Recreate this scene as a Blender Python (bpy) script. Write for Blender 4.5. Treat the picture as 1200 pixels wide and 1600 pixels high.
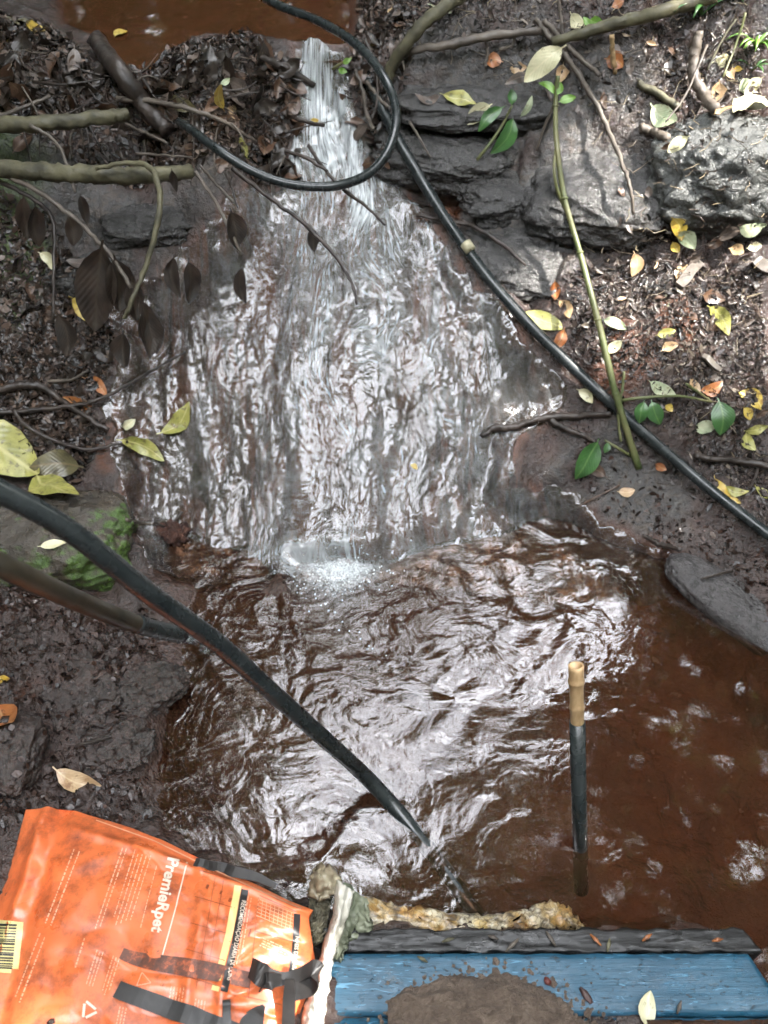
import bpy, math, random
import numpy as np
from mathutils import Vector, Matrix

R = math.radians
rng = np.random.default_rng(11)
random.seed(5)
scene = bpy.context.scene
for o in list(bpy.data.objects):
    bpy.data.objects.remove(o)
COL = scene.collection

# ------------------------------------------------------------------ camera
CAM_H, PITCH, TV = 1.5, R(48.0), 0.6          # height over the pool, downward pitch, tan(half vertical fov)
cam_data = bpy.data.cameras.new('camera')
cam = bpy.data.objects.new('camera', cam_data)
COL.objects.link(cam)
cam.location = (0, 0, CAM_H)
cam.rotation_euler = (math.pi / 2 - PITCH, 0, 0)
cam_data.sensor_fit = 'VERTICAL'
cam_data.sensor_height = 24.0
cam_data.lens = 12.0 / TV
cam_data.clip_start = 0.02
cam_data.clip_end = 300.0
scene.camera = cam
cam_data.dof.use_dof = True
cam_data.dof.focus_distance = 1.5
cam_data.dof.aperture_fstop = 2.4

# ------------------------------------------------------------------ sky, sun, exposure
SUN_EL, SUN_AZ = R(54), R(98)                  # azimuth from +y towards +x
world = bpy.data.worlds.new('World')
scene.world = world
world.use_nodes = True
wt = world.node_tree
bg = wt.nodes['Background']
bg.inputs['Strength'].default_value = 0.1
sky = wt.nodes.new('ShaderNodeTexSky')
sky.sky_type = 'NISHITA'
sky.sun_disc = False
sky.sun_elevation = SUN_EL
sky.sun_rotation = SUN_AZ
tc = wt.nodes.new('ShaderNodeTexCoord')
cn = wt.nodes.new('ShaderNodeTexNoise')
cn.inputs['Scale'].default_value = 2.6
cn.inputs['Detail'].default_value = 5
cr = wt.nodes.new('ShaderNodeValToRGB')
cr.color_ramp.elements[0].position = 0.30
cr.color_ramp.elements[1].position = 0.52
cm = wt.nodes.new('ShaderNodeMixRGB')
cm.inputs[2].default_value = (40.0, 41.0, 43.5, 1)
wt.links.new(tc.outputs['Generated'], cn.inputs['Vector'])
wt.links.new(cn.outputs['Fac'], cr.inputs['Fac'])
wt.links.new(cr.outputs['Color'], cm.inputs[0])
wt.links.new(sky.outputs['Color'], cm.inputs[1])
wt.links.new(cm.outputs['Color'], bg.inputs['Color'])

sun_data = bpy.data.lights.new('sun', 'SUN')
sun_data.energy = 5.0
sun_data.angle = R(1.0)
sun_data.color = (1.0, 0.96, 0.9)
sun = bpy.data.objects.new('sun', sun_data)
COL.objects.link(sun)
sd_ = Vector((math.cos(SUN_EL) * math.sin(SUN_AZ), math.cos(SUN_EL) * math.cos(SUN_AZ), math.sin(SUN_EL)))
sun.rotation_euler = sd_.to_track_quat('Z', 'Y').to_euler()

scene.view_settings.view_transform = 'Standard'
scene.view_settings.look = 'None'
scene.view_settings.gamma = 1.0
scene.view_settings.use_curve_mapping = False
scene.view_settings.exposure = 2.15
scene.render.engine = 'CYCLES'
scene.cycles.max_bounces = 8
scene.cycles.transparent_max_bounces = 16
scene.cycles.sample_clamp_indirect = 6.0
scene.cycles.caustics_reflective = False
scene.cycles.caustics_refractive = False
scene.cycles.use_denoising = True

# ------------------------------------------------------------------ noise
_perm = np.random.default_rng(3).permutation(256)
_perm = np.concatenate([_perm, _perm, _perm])
_grad = np.random.default_rng(4).normal(size=(256, 3))
_grad /= np.linalg.norm(_grad, axis=1)[:, None]


def perlin(x, y, z=0.0):
    x, y, z = np.broadcast_arrays(np.asarray(x, float), np.asarray(y, float), np.asarray(z, float))
    xi, yi, zi = np.floor(x).astype(int), np.floor(y).astype(int), np.floor(z).astype(int)
    xf, yf, zf = x - xi, y - yi, z - zi
    u, v, w = [t * t * t * (t * (t * 6 - 15) + 10) for t in (xf, yf, zf)]
    out = 0
    for dx in (0, 1):
        for dy in (0, 1):
            for dz in (0, 1):
                h = _perm[_perm[_perm[(xi + dx) & 255] + ((yi + dy) & 255)] + ((zi + dz) & 255)]
                g = _grad[h]
                n = g[..., 0] * (xf - dx) + g[..., 1] * (yf - dy) + g[..., 2] * (zf - dz)
                out = out + n * (u if dx else 1 - u) * (v if dy else 1 - v) * (w if dz else 1 - w)
    return out * 1.6


def fbm(x, y, z=0.0, oct=4, gain=0.5):
    a, f, s = 1.0, 1.0, 0
    for i in range(oct):
        s = s + a * perlin(x * f + 17.3 * i, y * f + 5.1 * i, z * f + 9.7 * i)
        a *= gain
        f *= 2.03
    return s


def sstep(a, b, x):
    t = np.clip((x - a) / (b - a), 0, 1)
    return t * t * (3 - 2 * t)


# ------------------------------------------------------------------ the lie of the land
CF, CU = np.array([0, math.cos(PITCH), -math.sin(PITCH)]), np.array([0, math.sin(PITCH), math.cos(PITCH)])
CAMP = np.array([0, 0, CAM_H])


def ray(px, py):                       # direction with unit depth
    return CF + np.array([(px - 600) / 800 * TV, 0, 0]) + CU * ((800 - py) / 800 * TV)


def atz(px, py, z):                    # point on a level plane
    d = ray(px, py)
    return CAMP + d * ((z - CAM_H) / d[2])


def atd(px, py, depth):
    return CAMP + ray(px, py) * depth


_wy = [-30, 1.185, 1.205, 1.60, 1.957, 2.02, 2.146, 30]
_wz = [0.0, 0.0, 0.035, 0.285, 0.50, 0.55, 0.72, 0.72]


def lip_shift(x):                      # the foot of the rock slope is not a straight line
    return np.interp(x, [-1.2, -0.62, -0.45, -0.28, -0.19, -0.03, 0.06, 0.16, 0.27, 0.34, 0.6, 1.2],
                     [0.09, 0.08, 0.065, 0.03, 0.0, -0.005, 0.05, 0.062, 0.10, 0.17, 0.22, 0.22])


def ysl(x, y):
    return y - lip_shift(x) * (1 - sstep(1.25, 1.75, y)) + 0.17 * sstep(-0.24, -0.42, x) * sstep(1.65, 1.88, y)


def W(x, y):                           # water level up the stream
    z = np.interp(ysl(x, y), _wy, _wz)
    return z


def on_w(px, py):
    d = ray(px, py)
    t = np.linspace(0.5, 4.5, 4000)
    P = CAMP + t[:, None] * d
    k = np.argmax(P[:, 2] < W(P[:, 0], P[:, 1]))
    return P[k]


def poly_w(pts):
    return np.array([on_w(*p)[:2] for p in pts])


def poly_72(pts):                      # outline on the level of the upper pool
    return np.array([atz(p[0], p[1], 0.72)[:2] for p in pts])


def sdist(poly, X, Y):                 # signed distance to a polygon, negative inside
    p = np.stack([X.ravel(), Y.ravel()], 1)
    d = np.full(len(p), 1e9)
    ins = np.zeros(len(p), bool)
    n = len(poly)
    for i in range(n):
        a, b = poly[i], poly[(i + 1) % n]
        e = b - a
        w = p - a
        t = np.clip((w @ e) / (e @ e + 1e-12), 0, 1)
        d = np.minimum(d, np.hypot(w[:, 0] - t * e[0], w[:, 1] - t * e[1]))
        c = ((a[1] <= p[:, 1]) != (b[1] <= p[:, 1]))
        with np.errstate(divide='ignore', invalid='ignore'):
            xx = a[0] + (p[:, 1] - a[1]) / (b[1] - a[1]) * e[0]
        ins ^= c & (p[:, 0] < xx)
    return np.where(ins, -d, d).reshape(X.shape)


CH_PIX = [(540, 92), (560, 200), (600, 265), (645, 310), (700, 385), (750, 455), (800, 505), (850, 565), (885, 625),
          (860, 665), (815, 700), (800, 765), (860, 765), (910, 800), (965, 845), (1060, 872), (1105, 905),
          (1150, 965), (1215, 1030), (1330, 1180), (1330, 1700), (1165, 1700), (1150, 1455), (560, 1445), (490, 1410),
          (420, 1385), (250, 1290), (225, 1200), (232, 1120), (258, 1050), (255, 970), (240, 900), (205, 845),
          (185, 780), (170, 700), (165, 640), (185, 560), (165, 500), (230, 440), (290, 400), (340, 350), (385, 300),
          (445, 290), (462, 200), (458, 92)]
CHANNEL = poly_w(CH_PIX)
UPPER = np.concatenate([poly_72([(462, 88), (400, 74), (335, 66), (265, 84), (240, 128), (200, 132), (168, 104), (150, 62), (105, 52),
                                (90, -5)]), np.array([(-1.1, 3.4), (-0.9, 5.5), (0.2, 5.5), (-0.02, 3.2)]),
                        poly_72([(552, -5), (556, 60), (540, 90)])])

_by = [-30, -1.0, 0.2, 0.40, 0.52, 1.02, 1.15, 1.185, 1.215, 1.60, 1.957, 2.02, 2.11, 2.17, 2.26, 2.45, 5, 30]
_bz = [0.3, 0.08, -0.02, -0.10, -0.16, -0.17, -0.10, -0.03, 0.022, 0.272, 0.487, 0.535, 0.655, 0.695, 0.65, 0.60, 0.62, 1.2]


def gauss(X, Y, c, rx, ry=None):
    ry = ry or rx
    return np.exp(-((X - c[0]) / rx) ** 2 - ((Y - c[1]) / ry) ** 2)


PIT = on_w(205, 225)
SLOT = on_w(690, 300)
SHELF = atz(205, 1120, 0.06)


def shore(X, Y):                        # ragged water's edge
    return 0.022 * fbm(X * 11, Y * 11, 6.1, 4) * sstep(2.05, 1.9, Y)


def ground(X, Y):
    s = np.minimum(sdist(CHANNEL, X, Y), sdist(UPPER, X, Y)) + shore(X, Y)
    YS = ysl(X, Y)
    w = np.interp(YS, [-30, 0.95, 1.2, 1.40, 1.60, 1.957, 2.02, 2.146, 30], [0, 0, 0.045, 0.155, 0.285, 0.50, 0.55, 0.72, 0.72])
    right = sstep(-0.1, 0.25, X + 0.1)
    pos = np.maximum(s, 0)
    k = 0.30 * (1 - right) + 0.16 * right
    bank = w + 0.018 + k * np.minimum(pos, 1.2) + 0.05 * np.minimum(pos, 6)
    bank += right * 0.10 * np.maximum(Y - 2.1, 0) + (1 - right) * sstep(2.0, 2.12, YS) * (1 - sstep(2.16, 2.24, YS)) * 0.014
    bank -= (1 - right) * sstep(0.95, 1.1, Y) * (1 - sstep(1.5, 1.9, Y)) * 0.03 * sstep(0, 0.1, pos)
    bank += 0.030 * fbm(X * 4.0, Y * 4.0, 1.3, 4) * sstep(0.0, 0.15, s) * (1 - 0.6 * (1 - right) * sstep(1.95, 2.1, Y)) + 0.010 * fbm(X * 17, Y * 17, 4.1, 3)
    # slabby ledges on the right bank: quantised steps
    q = fbm(X * 3.1 + 0.3 * Y, Y * 3.1, 7.7, 2)
    st = np.floor(q * 5) / 5 + sstep(0.35, 0.65, q * 5 - np.floor(q * 5)) / 5
    ledge = right * sstep(1.35, 1.6, Y) * (1 - sstep(2.1, 2.3, Y)) * sstep(0.02, 0.08, s)
    bank += ledge * 0.10 * st
    bank -= 0.13 * gauss(X, Y, PIT, 0.13, 0.09) * sstep(0, 0.04, s)
    bank -= 0.05 * gauss(X, Y, SLOT, 0.07, 0.035)
    low = sstep(-0.25, -0.4, X) * sstep(1.1, 1.0, Y) * sstep(0.0, 0.05, s)
    bank += 0.035 * gauss(X, Y, SHELF, 0.10, 0.12) + low * (0.040 * np.abs(perlin(X * 13, Y * 13, 3.3)) + 0.026 * np.abs(perlin(X * 31, Y * 31, 5.3)) + 0.010 * fbm(X * 60, Y * 60, 2.2, 2) - 0.022)
    bed = np.interp(YS, _by, _bz)
    lipk = 1.0 - 0.25 * sstep(-0.24, -0.18, X) * sstep(0.0, -0.06, X)
    bed = bed * (1 - lipk) + np.interp(YS, [-30, 0.52, 0.95, 1.10, 1.30, 1.60, 1.957, 2.02, 2.11, 2.17, 2.26, 2.45, 5, 30], [-0.16, -0.16, -0.11, -0.055, 0.052, 0.26, 0.487, 0.535, 0.655, 0.695, 0.65, 0.60, 0.62, 1.2]) * lipk
    casc = sstep(1.15, 1.25, YS) * (1 - sstep(2.0, 2.1, Y))
    # the rock under the cascade: a low dome, ribs and hollows running with the flow
    dx = X + 0.06 - 0.10 * (1.95 - Y)
    bed += casc * (0.030 * np.exp(-(dx / 0.30) ** 2) - 0.012)
    bed += casc * (0.009 * fbm(X * 7, Y * 3.2, 2.2, 3) + 0.004 * fbm(X * 30, Y * 16, 5.2, 3))
    bed += (1 - casc) * 0.022 * fbm(X * 7, Y * 7, 8.8, 3)
    # shallow shelf on the left of the pool
    shal = sstep(0.55, 0.15, (X + 0.55) / 1.0 + 0.25 * (0.9 - Y))
    bed += (1 - sstep(1.1, 1.2, Y)) * shal * 0.06
    soft = sstep(-0.1, -0.3, X) * sstep(1.2, 1.1, Y)
    t = sstep(-0.075 - 0.06 * soft, 0.012 + 0.02 * soft, s)
    return bed * (1 - t) + bank * t, s


def axis_pts(segs):
    out = []
    for a, b, st in segs:
        n = max(1, int(round((b - a) / st)))
        out.append(np.linspace(a, b, n, endpoint=False))
    out.append(np.array([segs[-1][1]]))
    return np.concatenate(out)


GX = axis_pts([(-14, -5, 0.9), (-5, -2.2, 0.2), (-2.2, -1.25, 0.03), (-1.25, 1.45, 0.0075), (1.45, 2.3, 0.03), (2.3, 5, 0.2), (5, 14, 0.9)])
GY = axis_pts([(-12, -2, 0.9), (-2, -0.2, 0.1), (-0.2, 2.62, 0.0075), (2.62, 3.6, 0.03), (3.6, 6, 0.15), (6, 15, 0.9)])
XX, YY = np.meshgrid(GX, GY)
HH, SD = ground(XX, YY)
HH += 0.0035 * fbm(XX * 60, YY * 60, 3.0, 2) * sstep(-0.02, 0.05, SD) * (np.abs(XX) < 1.6)


def grid_sample(A, x, y):
    i = np.clip(np.searchsorted(GX, x) - 1, 0, len(GX) - 2)
    j = np.clip(np.searchsorted(GY, y) - 1, 0, len(GY) - 2)
    fx = np.clip((x - GX[i]) / (GX[i + 1] - GX[i]), 0, 1)
    fy = np.clip((y - GY[j]) / (GY[j + 1] - GY[j]), 0, 1)
    return (A[j, i] * (1 - fx) + A[j, i + 1] * fx) * (1 - fy) + (A[j + 1, i] * (1 - fx) + A[j + 1, i + 1] * fx) * fy


SURF = np.where(SD < 0.0, np.maximum(HH, np.where((ysl(XX, YY) > 1.18), HH + 0.010, 0.0)), HH)
SURF = np.where((sdist(UPPER, XX, YY) < 0), np.maximum(HH, 0.72), SURF)


def hit(px, py, lift=0.0, A=None):
    A = SURF if A is None else A
    d = ray(px, py)
    t = np.linspace(0.4, 4.2, 2600)
    P = CAMP + t[:, None] * d
    below = P[:, 2] < grid_sample(A, P[:, 0], P[:, 1]) + lift
    k = int(np.argmax(below)) if below.any() else len(t) - 1
    return P[k]


def normal_at(p, e=0.02):
    x, y = p[0], p[1]
    zx = grid_sample(SURF, np.array([x + e, x - e, x, x]), np.array([y, y, y + e, y - e]))
    n = np.array([-(zx[0] - zx[1]) / (2 * e), -(zx[2] - zx[3]) / (2 * e), 1.0])
    return n / np.linalg.norm(n)


# ------------------------------------------------------------------ object helpers
def link(name, mesh, mat=None, parent=None, smooth=True):
    o = bpy.data.objects.new(name, mesh)
    COL.objects.link(o)
    if mat and not mesh.materials:
        mesh.materials.append(mat)
    if parent:
        o.parent = parent
    if smooth and len(mesh.polygons):
        mesh.polygons.foreach_set('use_smooth', [True] * len(mesh.polygons))
    return o


def tag(o, label=None, cat=None, group=None, kind=None):
    for k, v in (('label', label), ('category', cat), ('group', group), ('kind', kind)):
        if v:
            o[k] = v
    return o


def empty(name, loc, label, cat, group=None):
    o = bpy.data.objects.new(name, None)
    COL.objects.link(o)
    o.location = loc
    o.empty_display_size = 0.02
    return tag(o, label, cat, group)


def mesh_from(name, verts, faces):
    m = bpy.data.meshes.new(name)
    m.from_pydata([tuple(map(float, v)) for v in verts], [], faces)
    m.update()
    return m


def grid_mesh(name, P, uv=None, attrs=None, mask=None):
    """P: (ny, nx, 3) array of points -> quad mesh"""
    ny, nx = P.shape[:2]
    m = bpy.data.meshes.new(name)
    idx = np.arange(ny * nx).reshape(ny, nx)
    q = np.stack([idx[:-1, :-1], idx[:-1, 1:], idx[1:, 1:], idx[1:, :-1]], -1).reshape(-1, 4)
    if mask is not None:
        q = q[mask.reshape(-1)[q].all(1)]
    m.vertices.add(ny * nx)
    m.vertices.foreach_set('co', P.reshape(-1).astype(np.float32))
    m.loops.add(q.size)
    m.loops.foreach_set('vertex_index', q.reshape(-1).astype(np.int32))
    m.polygons.add(len(q))
    m.polygons.foreach_set('loop_start', (np.arange(len(q)) * 4).astype(np.int32))
    m.polygons.foreach_set('loop_total', np.full(len(q), 4, np.int32))
    m.update(calc_edges=True)
    if uv is not None:
        l = m.uv_layers.new(name='flow')
        l.data.foreach_set('uv', uv.reshape(-1, 2)[q.reshape(-1)].reshape(-1).astype(np.float32))
    for k, v in (attrs or {}).items():
        a = m.attributes.new(k, 'FLOAT', 'POINT')
        a.data.foreach_set('value', v.reshape(-1).astype(np.float32))
    return m


def soup_mesh(name, V, F, cols=None):
    """V (n,3), F (m,k) index arrays -> mesh, optional per-vertex colour (base colour of each loose piece)"""
    m = bpy.data.meshes.new(name)
    k = F.shape[1]
    m.vertices.add(len(V))
    m.vertices.foreach_set('co', V.reshape(-1).astype(np.float32))
    m.loops.add(F.size)
    m.loops.foreach_set('vertex_index', F.reshape(-1).astype(np.int32))
    m.polygons.add(len(F))
    m.polygons.foreach_set('loop_start', (np.arange(len(F)) * k).astype(np.int32))
    m.polygons.foreach_set('loop_total', np.full(len(F), k, np.int32))
    m.update(calc_edges=True)
    if cols is not None:
        a = m.color_attributes.new('tint', 'FLOAT_COLOR', 'POINT')
        a.data.foreach_set('color', np.concatenate([cols, np.ones((len(cols), 1))], 1).reshape(-1).astype(np.float32))
    return m


def catmull(pts, n=8):
    P = np.array(pts, float)
    P = np.vstack([2 * P[0] - P[1], P, 2 * P[-1] - P[-2]])
    out = []
    for i in range(1, len(P) - 2):
        p0, p1, p2, p3 = P[i - 1:i + 3]
        for t in np.linspace(0, 1, n, endpoint=False):
            out.append(0.5 * (2 * p1 + (p2 - p0) * t + (2 * p0 - 5 * p1 + 4 * p2 - p3) * t * t + (3 * p1 - p0 - 3 * p2 + p3) * t ** 3))
    out.append(P[-2])
    return np.array(out)


def tube_mesh(name, pts, radii, sides=8, hollow=False, rough=0.0, seed=0):
    P = np.array(pts, float)
    n = len(P)
    r = np.interp(np.linspace(0, 1, n), np.linspace(0, 1, len(np.atleast_1d(radii))), np.atleast_1d(radii))
    T = np.gradient(P, axis=0)
    T /= np.linalg.norm(T, axis=1)[:, None] + 1e-12
    up = np.array([0, 0, 1.0]) if abs(T[0][2]) < 0.9 else np.array([1.0, 0, 0])
    V = []
    u = np.cross(T[0], up)
    u /= np.linalg.norm(u)
    rs = np.random.default_rng(seed)
    for i in range(n):
        u = u - T[i] * (u @ T[i])
        u /= np.linalg.norm(u) + 1e-12
        v = np.cross(T[i], u)
        for k in range(sides):
            a = 2 * math.pi * k / sides
            rr = r[i] * (1 + rough * rs.normal())
            V.append(P[i] + rr * (u * math.cos(a) + v * math.sin(a)))
    F = []
    for i in range(n - 1):
        for k in range(sides):
            a, b = i * sides + k, i * sides + (k + 1) % sides
            F.append((a, b, b + sides, a + sides))
    if hollow:                           # wall thickness and bore at the far end
        base = len(V)
        for i in (n - 1, max(0, n - 4)):
            c = P[i]
            for k in range(sides):
                V.append(c + (V[i * sides + k] - c) * 0.74)
        e = (n - 1) * sides
        for k in range(sides):
            k2 = (k + 1) % sides
            F.append((e + k, e + k2, base + k2, base + k))
            F.append((base + k, base + k2, base + sides + k2, base + sides + k))
        F.append(tuple(base + sides + k for k in range(sides)))
        F.append(tuple(range(sides))[::-1])
    else:
        F.append(tuple(range(sides))[::-1])
        F.append(tuple((n - 1) * sides + k for k in range(sides)))
    return mesh_from(name, V, F)


def ribbon_mesh(name, pts, width, side, thick=0.0025, flat=False):
    P = np.array(pts, float)
    n = len(P)
    S = np.array(side, float)
    if S.ndim == 1:
        S = np.tile(S, (n, 1))
    T = np.gradient(P, axis=0)
    T /= np.linalg.norm(T, axis=1)[:, None] + 1e-12
    S = S - T * (S * T).sum(1)[:, None]
    S /= np.linalg.norm(S, axis=1)[:, None] + 1e-12
    N = np.cross(T, S)
    w = np.interp(np.linspace(0, 1, n), np.linspace(0, 1, len(np.atleast_1d(width))), np.atleast_1d(width)) / 2
    V, F = [], []
    for i in range(n):
        for sgn, nn in ((-1, 1), (0, 1.0 if flat else 1.25), (1, 1), (1, -1), (0, -1), (-1, -1)):
            V.append(P[i] + S[i] * w[i] * sgn + N[i] * thick * nn)
    for i in range(n - 1):
        for k in range(6):
            a, b = i * 6 + k, i * 6 + (k + 1) % 6
            F.append((a, b, b + 6, a + 6))
    F.append((5, 4, 3, 2, 1, 0))
    F.append(tuple((n - 1) * 6 + k for k in range(6)))
    return mesh_from(name, V, F)


# ------------------------------------------------------------------ materials
class NT:
    def __init__(self, name):
        self.m = bpy.data.materials.new(name)
        self.m.use_nodes = True
        self.t = self.m.node_tree
        self.b = self.t.nodes['Principled BSDF']
        self.out = self.t.nodes['Material Output']
        self._tc = None

    def n(self, kind, **kw):
        nd = self.t.nodes.new('ShaderNode' + kind)
        for k, v in kw.items():
            if k in nd.inputs.keys():
                nd.inputs[k].default_value = v
            else:
                setattr(nd, k, v)
        return nd

    def l(self, a, b):
        self.t.links.new(a, b)

    def obj(self):
        if not self._tc:
            self._tc = self.n('TexCoord')
        return self._tc.outputs['Object']

    def noise(self, scale, detail=4, rough=0.55, vec=None, dist=0.0, sc3=None):
        nd = self.n('TexNoise')
        nd.inputs['Scale'].default_value = scale
        nd.inputs['Detail'].default_value = detail
        nd.inputs['Roughness'].default_value = rough
        nd.inputs['Distortion'].default_value = dist
        v = vec or self.obj()
        if sc3:
            mp = self.n('Mapping')
            mp.inputs['Scale'].default_value = sc3
            self.l(v, mp.inputs['Vector'])
            v = mp.outputs['Vector']
        self.l(v, nd.inputs['Vector'])
        return nd.outputs['Fac']

    def ramp(self, fac, stops):
        nd = self.n('ValToRGB')
        e = nd.color_ramp.elements
        while len(e) < len(stops):
            e.new(0.5)
        for el, (p, c) in zip(e, stops):
            el.position = p
            el.color = (c, c, c, 1) if isinstance(c, (int, float)) else (*c, 1)
        self.l(fac, nd.inputs['Fac'])
        return nd.outputs['Color']

    def mix(self, fac, a, b, blend='MIX'):
        nd = self.n('MixRGB')
        nd.blend_type = blend
        for i, v in ((0, fac), (1, a), (2, b)):
            if isinstance(v, (int, float)):
                nd.inputs[i].default_value = v if i == 0 else (v, v, v, 1)
            elif isinstance(v, tuple):
                nd.inputs[i].default_value = (*v, 1)
            else:
                self.l(v, nd.inputs[i])
        return nd.outputs[0]

    def math(self, op, a, b=0.0, clamp=False):
        nd = self.n('Math')
        nd.operation = op
        nd.use_clamp = clamp
        for i, v in ((0, a), (1, b)):
            if isinstance(v, (int, float)):
                nd.inputs[i].default_value = v
            else:
                self.l(v, nd.inputs[i])
        return nd.outputs[0]

    def attr(self, name, out='Fac'):
        nd = self.n('Attribute')
        nd.attribute_name = name
        return nd.outputs[out]

    def bump(self, h, strength=0.5, dist=0.01, normal=None):
        nd = self.n('Bump')
        nd.inputs['Strength'].default_value = strength
        nd.inputs['Distance'].default_value = dist
        self.l(h, nd.inputs['Height'])
        if normal:
            self.l(normal, nd.inputs['Normal'])
        return nd.outputs['Normal']

    def set(self, **kw):
        for k, v in kw.items():
            k = k.replace('_', ' ')
            s = self.b.inputs[k]
            if hasattr(v, 'is_output') or hasattr(v, 'node'):
                self.l(v, s)
            elif isinstance(v, tuple):
                s.default_value = (*v, 1) if len(v) == 3 else v
            else:
                s.default_value = v
        return self


def mat_ground():
    t = NT('wet_mud_and_rock')
    n1 = t.noise(9, 6, 0.6)
    n2 = t.noise(55, 5, 0.65)
    n3 = t.noise(210, 3, 0.6)
    mud = t.ramp(n1, [(0.3, (0.014, 0.008, 0.006)), (0.55, (0.038, 0.020, 0.015)), (0.75, (0.070, 0.037, 0.027))])
    mud = t.mix(t.ramp(n2, [(0.35, 0.0), (0.7, 0.6)]), mud, (0.038, 0.026, 0.021))
    rock = t.ramp(t.noise(14, 6, 0.65, dist=0.6), [(0.3, (0.022, 0.020, 0.019)), (0.5, (0.045, 0.042, 0.040)), (0.72, (0.085, 0.082, 0.077))])
    rock = t.mix(t.ramp(n2, [(0.45, 0.0), (0.62, 0.75)]), rock, (0.065, 0.050, 0.038))
    rust = t.ramp(t.noise(6, 5, 0.6), [(0.3, (0.060, 0.020, 0.008)), (0.6, (0.125, 0.042, 0.016)), (0.8, (0.080, 0.042, 0.020))])
    rust = t.mix(t.ramp(n2, [(0.4, 0.0), (0.75, 0.55)]), rust, (0.045, 0.022, 0.014))
    c = t.mix(t.attr('rock'), mud, rock)
    c = t.mix(t.attr('rust'), c, rust)
    bed = t.ramp(t.noise(5, 6, 0.65, dist=1.0, sc3=(3.0, 0.8, 1)), [(0.34, (0.030, 0.026, 0.025)), (0.50, (0.075, 0.055, 0.046)), (0.60, (0.13, 0.060, 0.038)), (0.75, (0.055, 0.040, 0.034))])
    c = t.mix(t.attr('cascade'), c, bed)
    c = t.mix(t.attr('moss'), c, t.ramp(n2, [(0.3, (0.012, 0.022, 0.004)), (0.7, (0.06, 0.10, 0.018))]))
    rough = t.ramp(t.noise(30, 4, 0.6), [(0.35, 0.06), (0.6, 0.20), (0.8, 0.40)])
    h = t.math('ADD', t.math('MULTIPLY', n2, 1.0), t.math('MULTIPLY', n3, 0.10))
    t.set(Base_Color=c, Roughness=rough, Normal=t.bump(h, 1.0, 0.011))
    t.b.inputs['IOR'].default_value = 1.62
    return t.m


def mat_water(name, tint, murk, murk_fac, rough, bumps, foam_attr=False, streak=None, fr=(0.36, 0.60), ior=1.36, calm=False):
    t = NT(name)
    t.t.nodes.remove(t.b)
    uv = t.n('UVMap')
    uv.uv_map = 'flow'
    h = None
    for (sc, det, amp, sc3, use_uv, dist) in bumps:
        nz = t.noise(sc, det, 0.6, vec=uv.outputs['UV'] if use_uv else None, sc3=sc3, dist=dist)
        nz = t.math('MULTIPLY', nz, amp)
        h = nz if h is None else t.math('ADD', h, nz)
    if calm:
        h = t.math('MULTIPLY', h, t.attr('rip'))
    nrm = t.bump(h, 1.0, 0.01)
    tr = t.n('BsdfTransparent')
    tr.inputs['Color'].default_value = (*tint, 1)
    df = t.n('BsdfDiffuse')
    df.inputs['Color'].default_value = (*murk, 1)
    body = t.n('MixShader')
    body.inputs[0].default_value = murk_fac
    t.l(tr.outputs[0], body.inputs[1])
    t.l(df.outputs[0], body.inputs[2])
    cur = body.outputs[0]
    if foam_attr:
        fd = t.n('BsdfDiffuse')
        fd.inputs['Color'].default_value = (0.72, 0.77, 0.79, 1)
        t.l(nrm, fd.inputs['Normal'])
        fm = t.n('MixShader')
        f = t.attr('foam')
        if streak:
            s = t.noise(streak[0], 5, 0.62, vec=uv.outputs['UV'], sc3=streak[1], dist=0.4)
            s = t.ramp(s, [(fr[0], 0.0), (fr[1], 1.0)])
            f = t.math('MULTIPLY', f, s, True)
        t.l(f, fm.inputs[0])
        t.l(cur, fm.inputs[1])
        t.l(fd.outputs[0], fm.inputs[2])
        cur = fm.outputs[0]
    gl = t.n('BsdfGlossy')
    gl.inputs['Roughness'].default_value = rough
    t.l(nrm, gl.inputs['Normal'])
    fres = t.n('Fresnel')
    fres.inputs['IOR'].default_value = ior
    t.l(nrm, fres.inputs['Normal'])
    top = t.n('MixShader')
    t.l(fres.outputs[0], top.inputs[0])
    t.l(cur, top.inputs[1])
    t.l(gl.outputs[0], top.inputs[2])
    t.l(top.outputs[0], t.out.inputs['Surface'])
    return t.m


def mat_simple(name, c1, c2, scale=12, rough=(0.3, 0.6), bump=0.3, bscale=60, bdist=0.004, sc3=None, spec=0.5):
    t = NT(name)
    n1 = t.noise(scale, 5, 0.6, sc3=sc3)
    c = t.ramp(n1, [(0.32, c1), (0.68, c2)])
    r = t.ramp(t.noise(scale * 2.3, 3, 0.5), [(0.35, rough[0]), (0.65, rough[1])])
    t.set(Base_Color=c, Roughness=r, Normal=t.bump(t.noise(bscale, 4, 0.6, sc3=sc3), bump, bdist))
    t.b.inputs['Specular IOR Level'].default_value = spec
    return t.m


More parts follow.
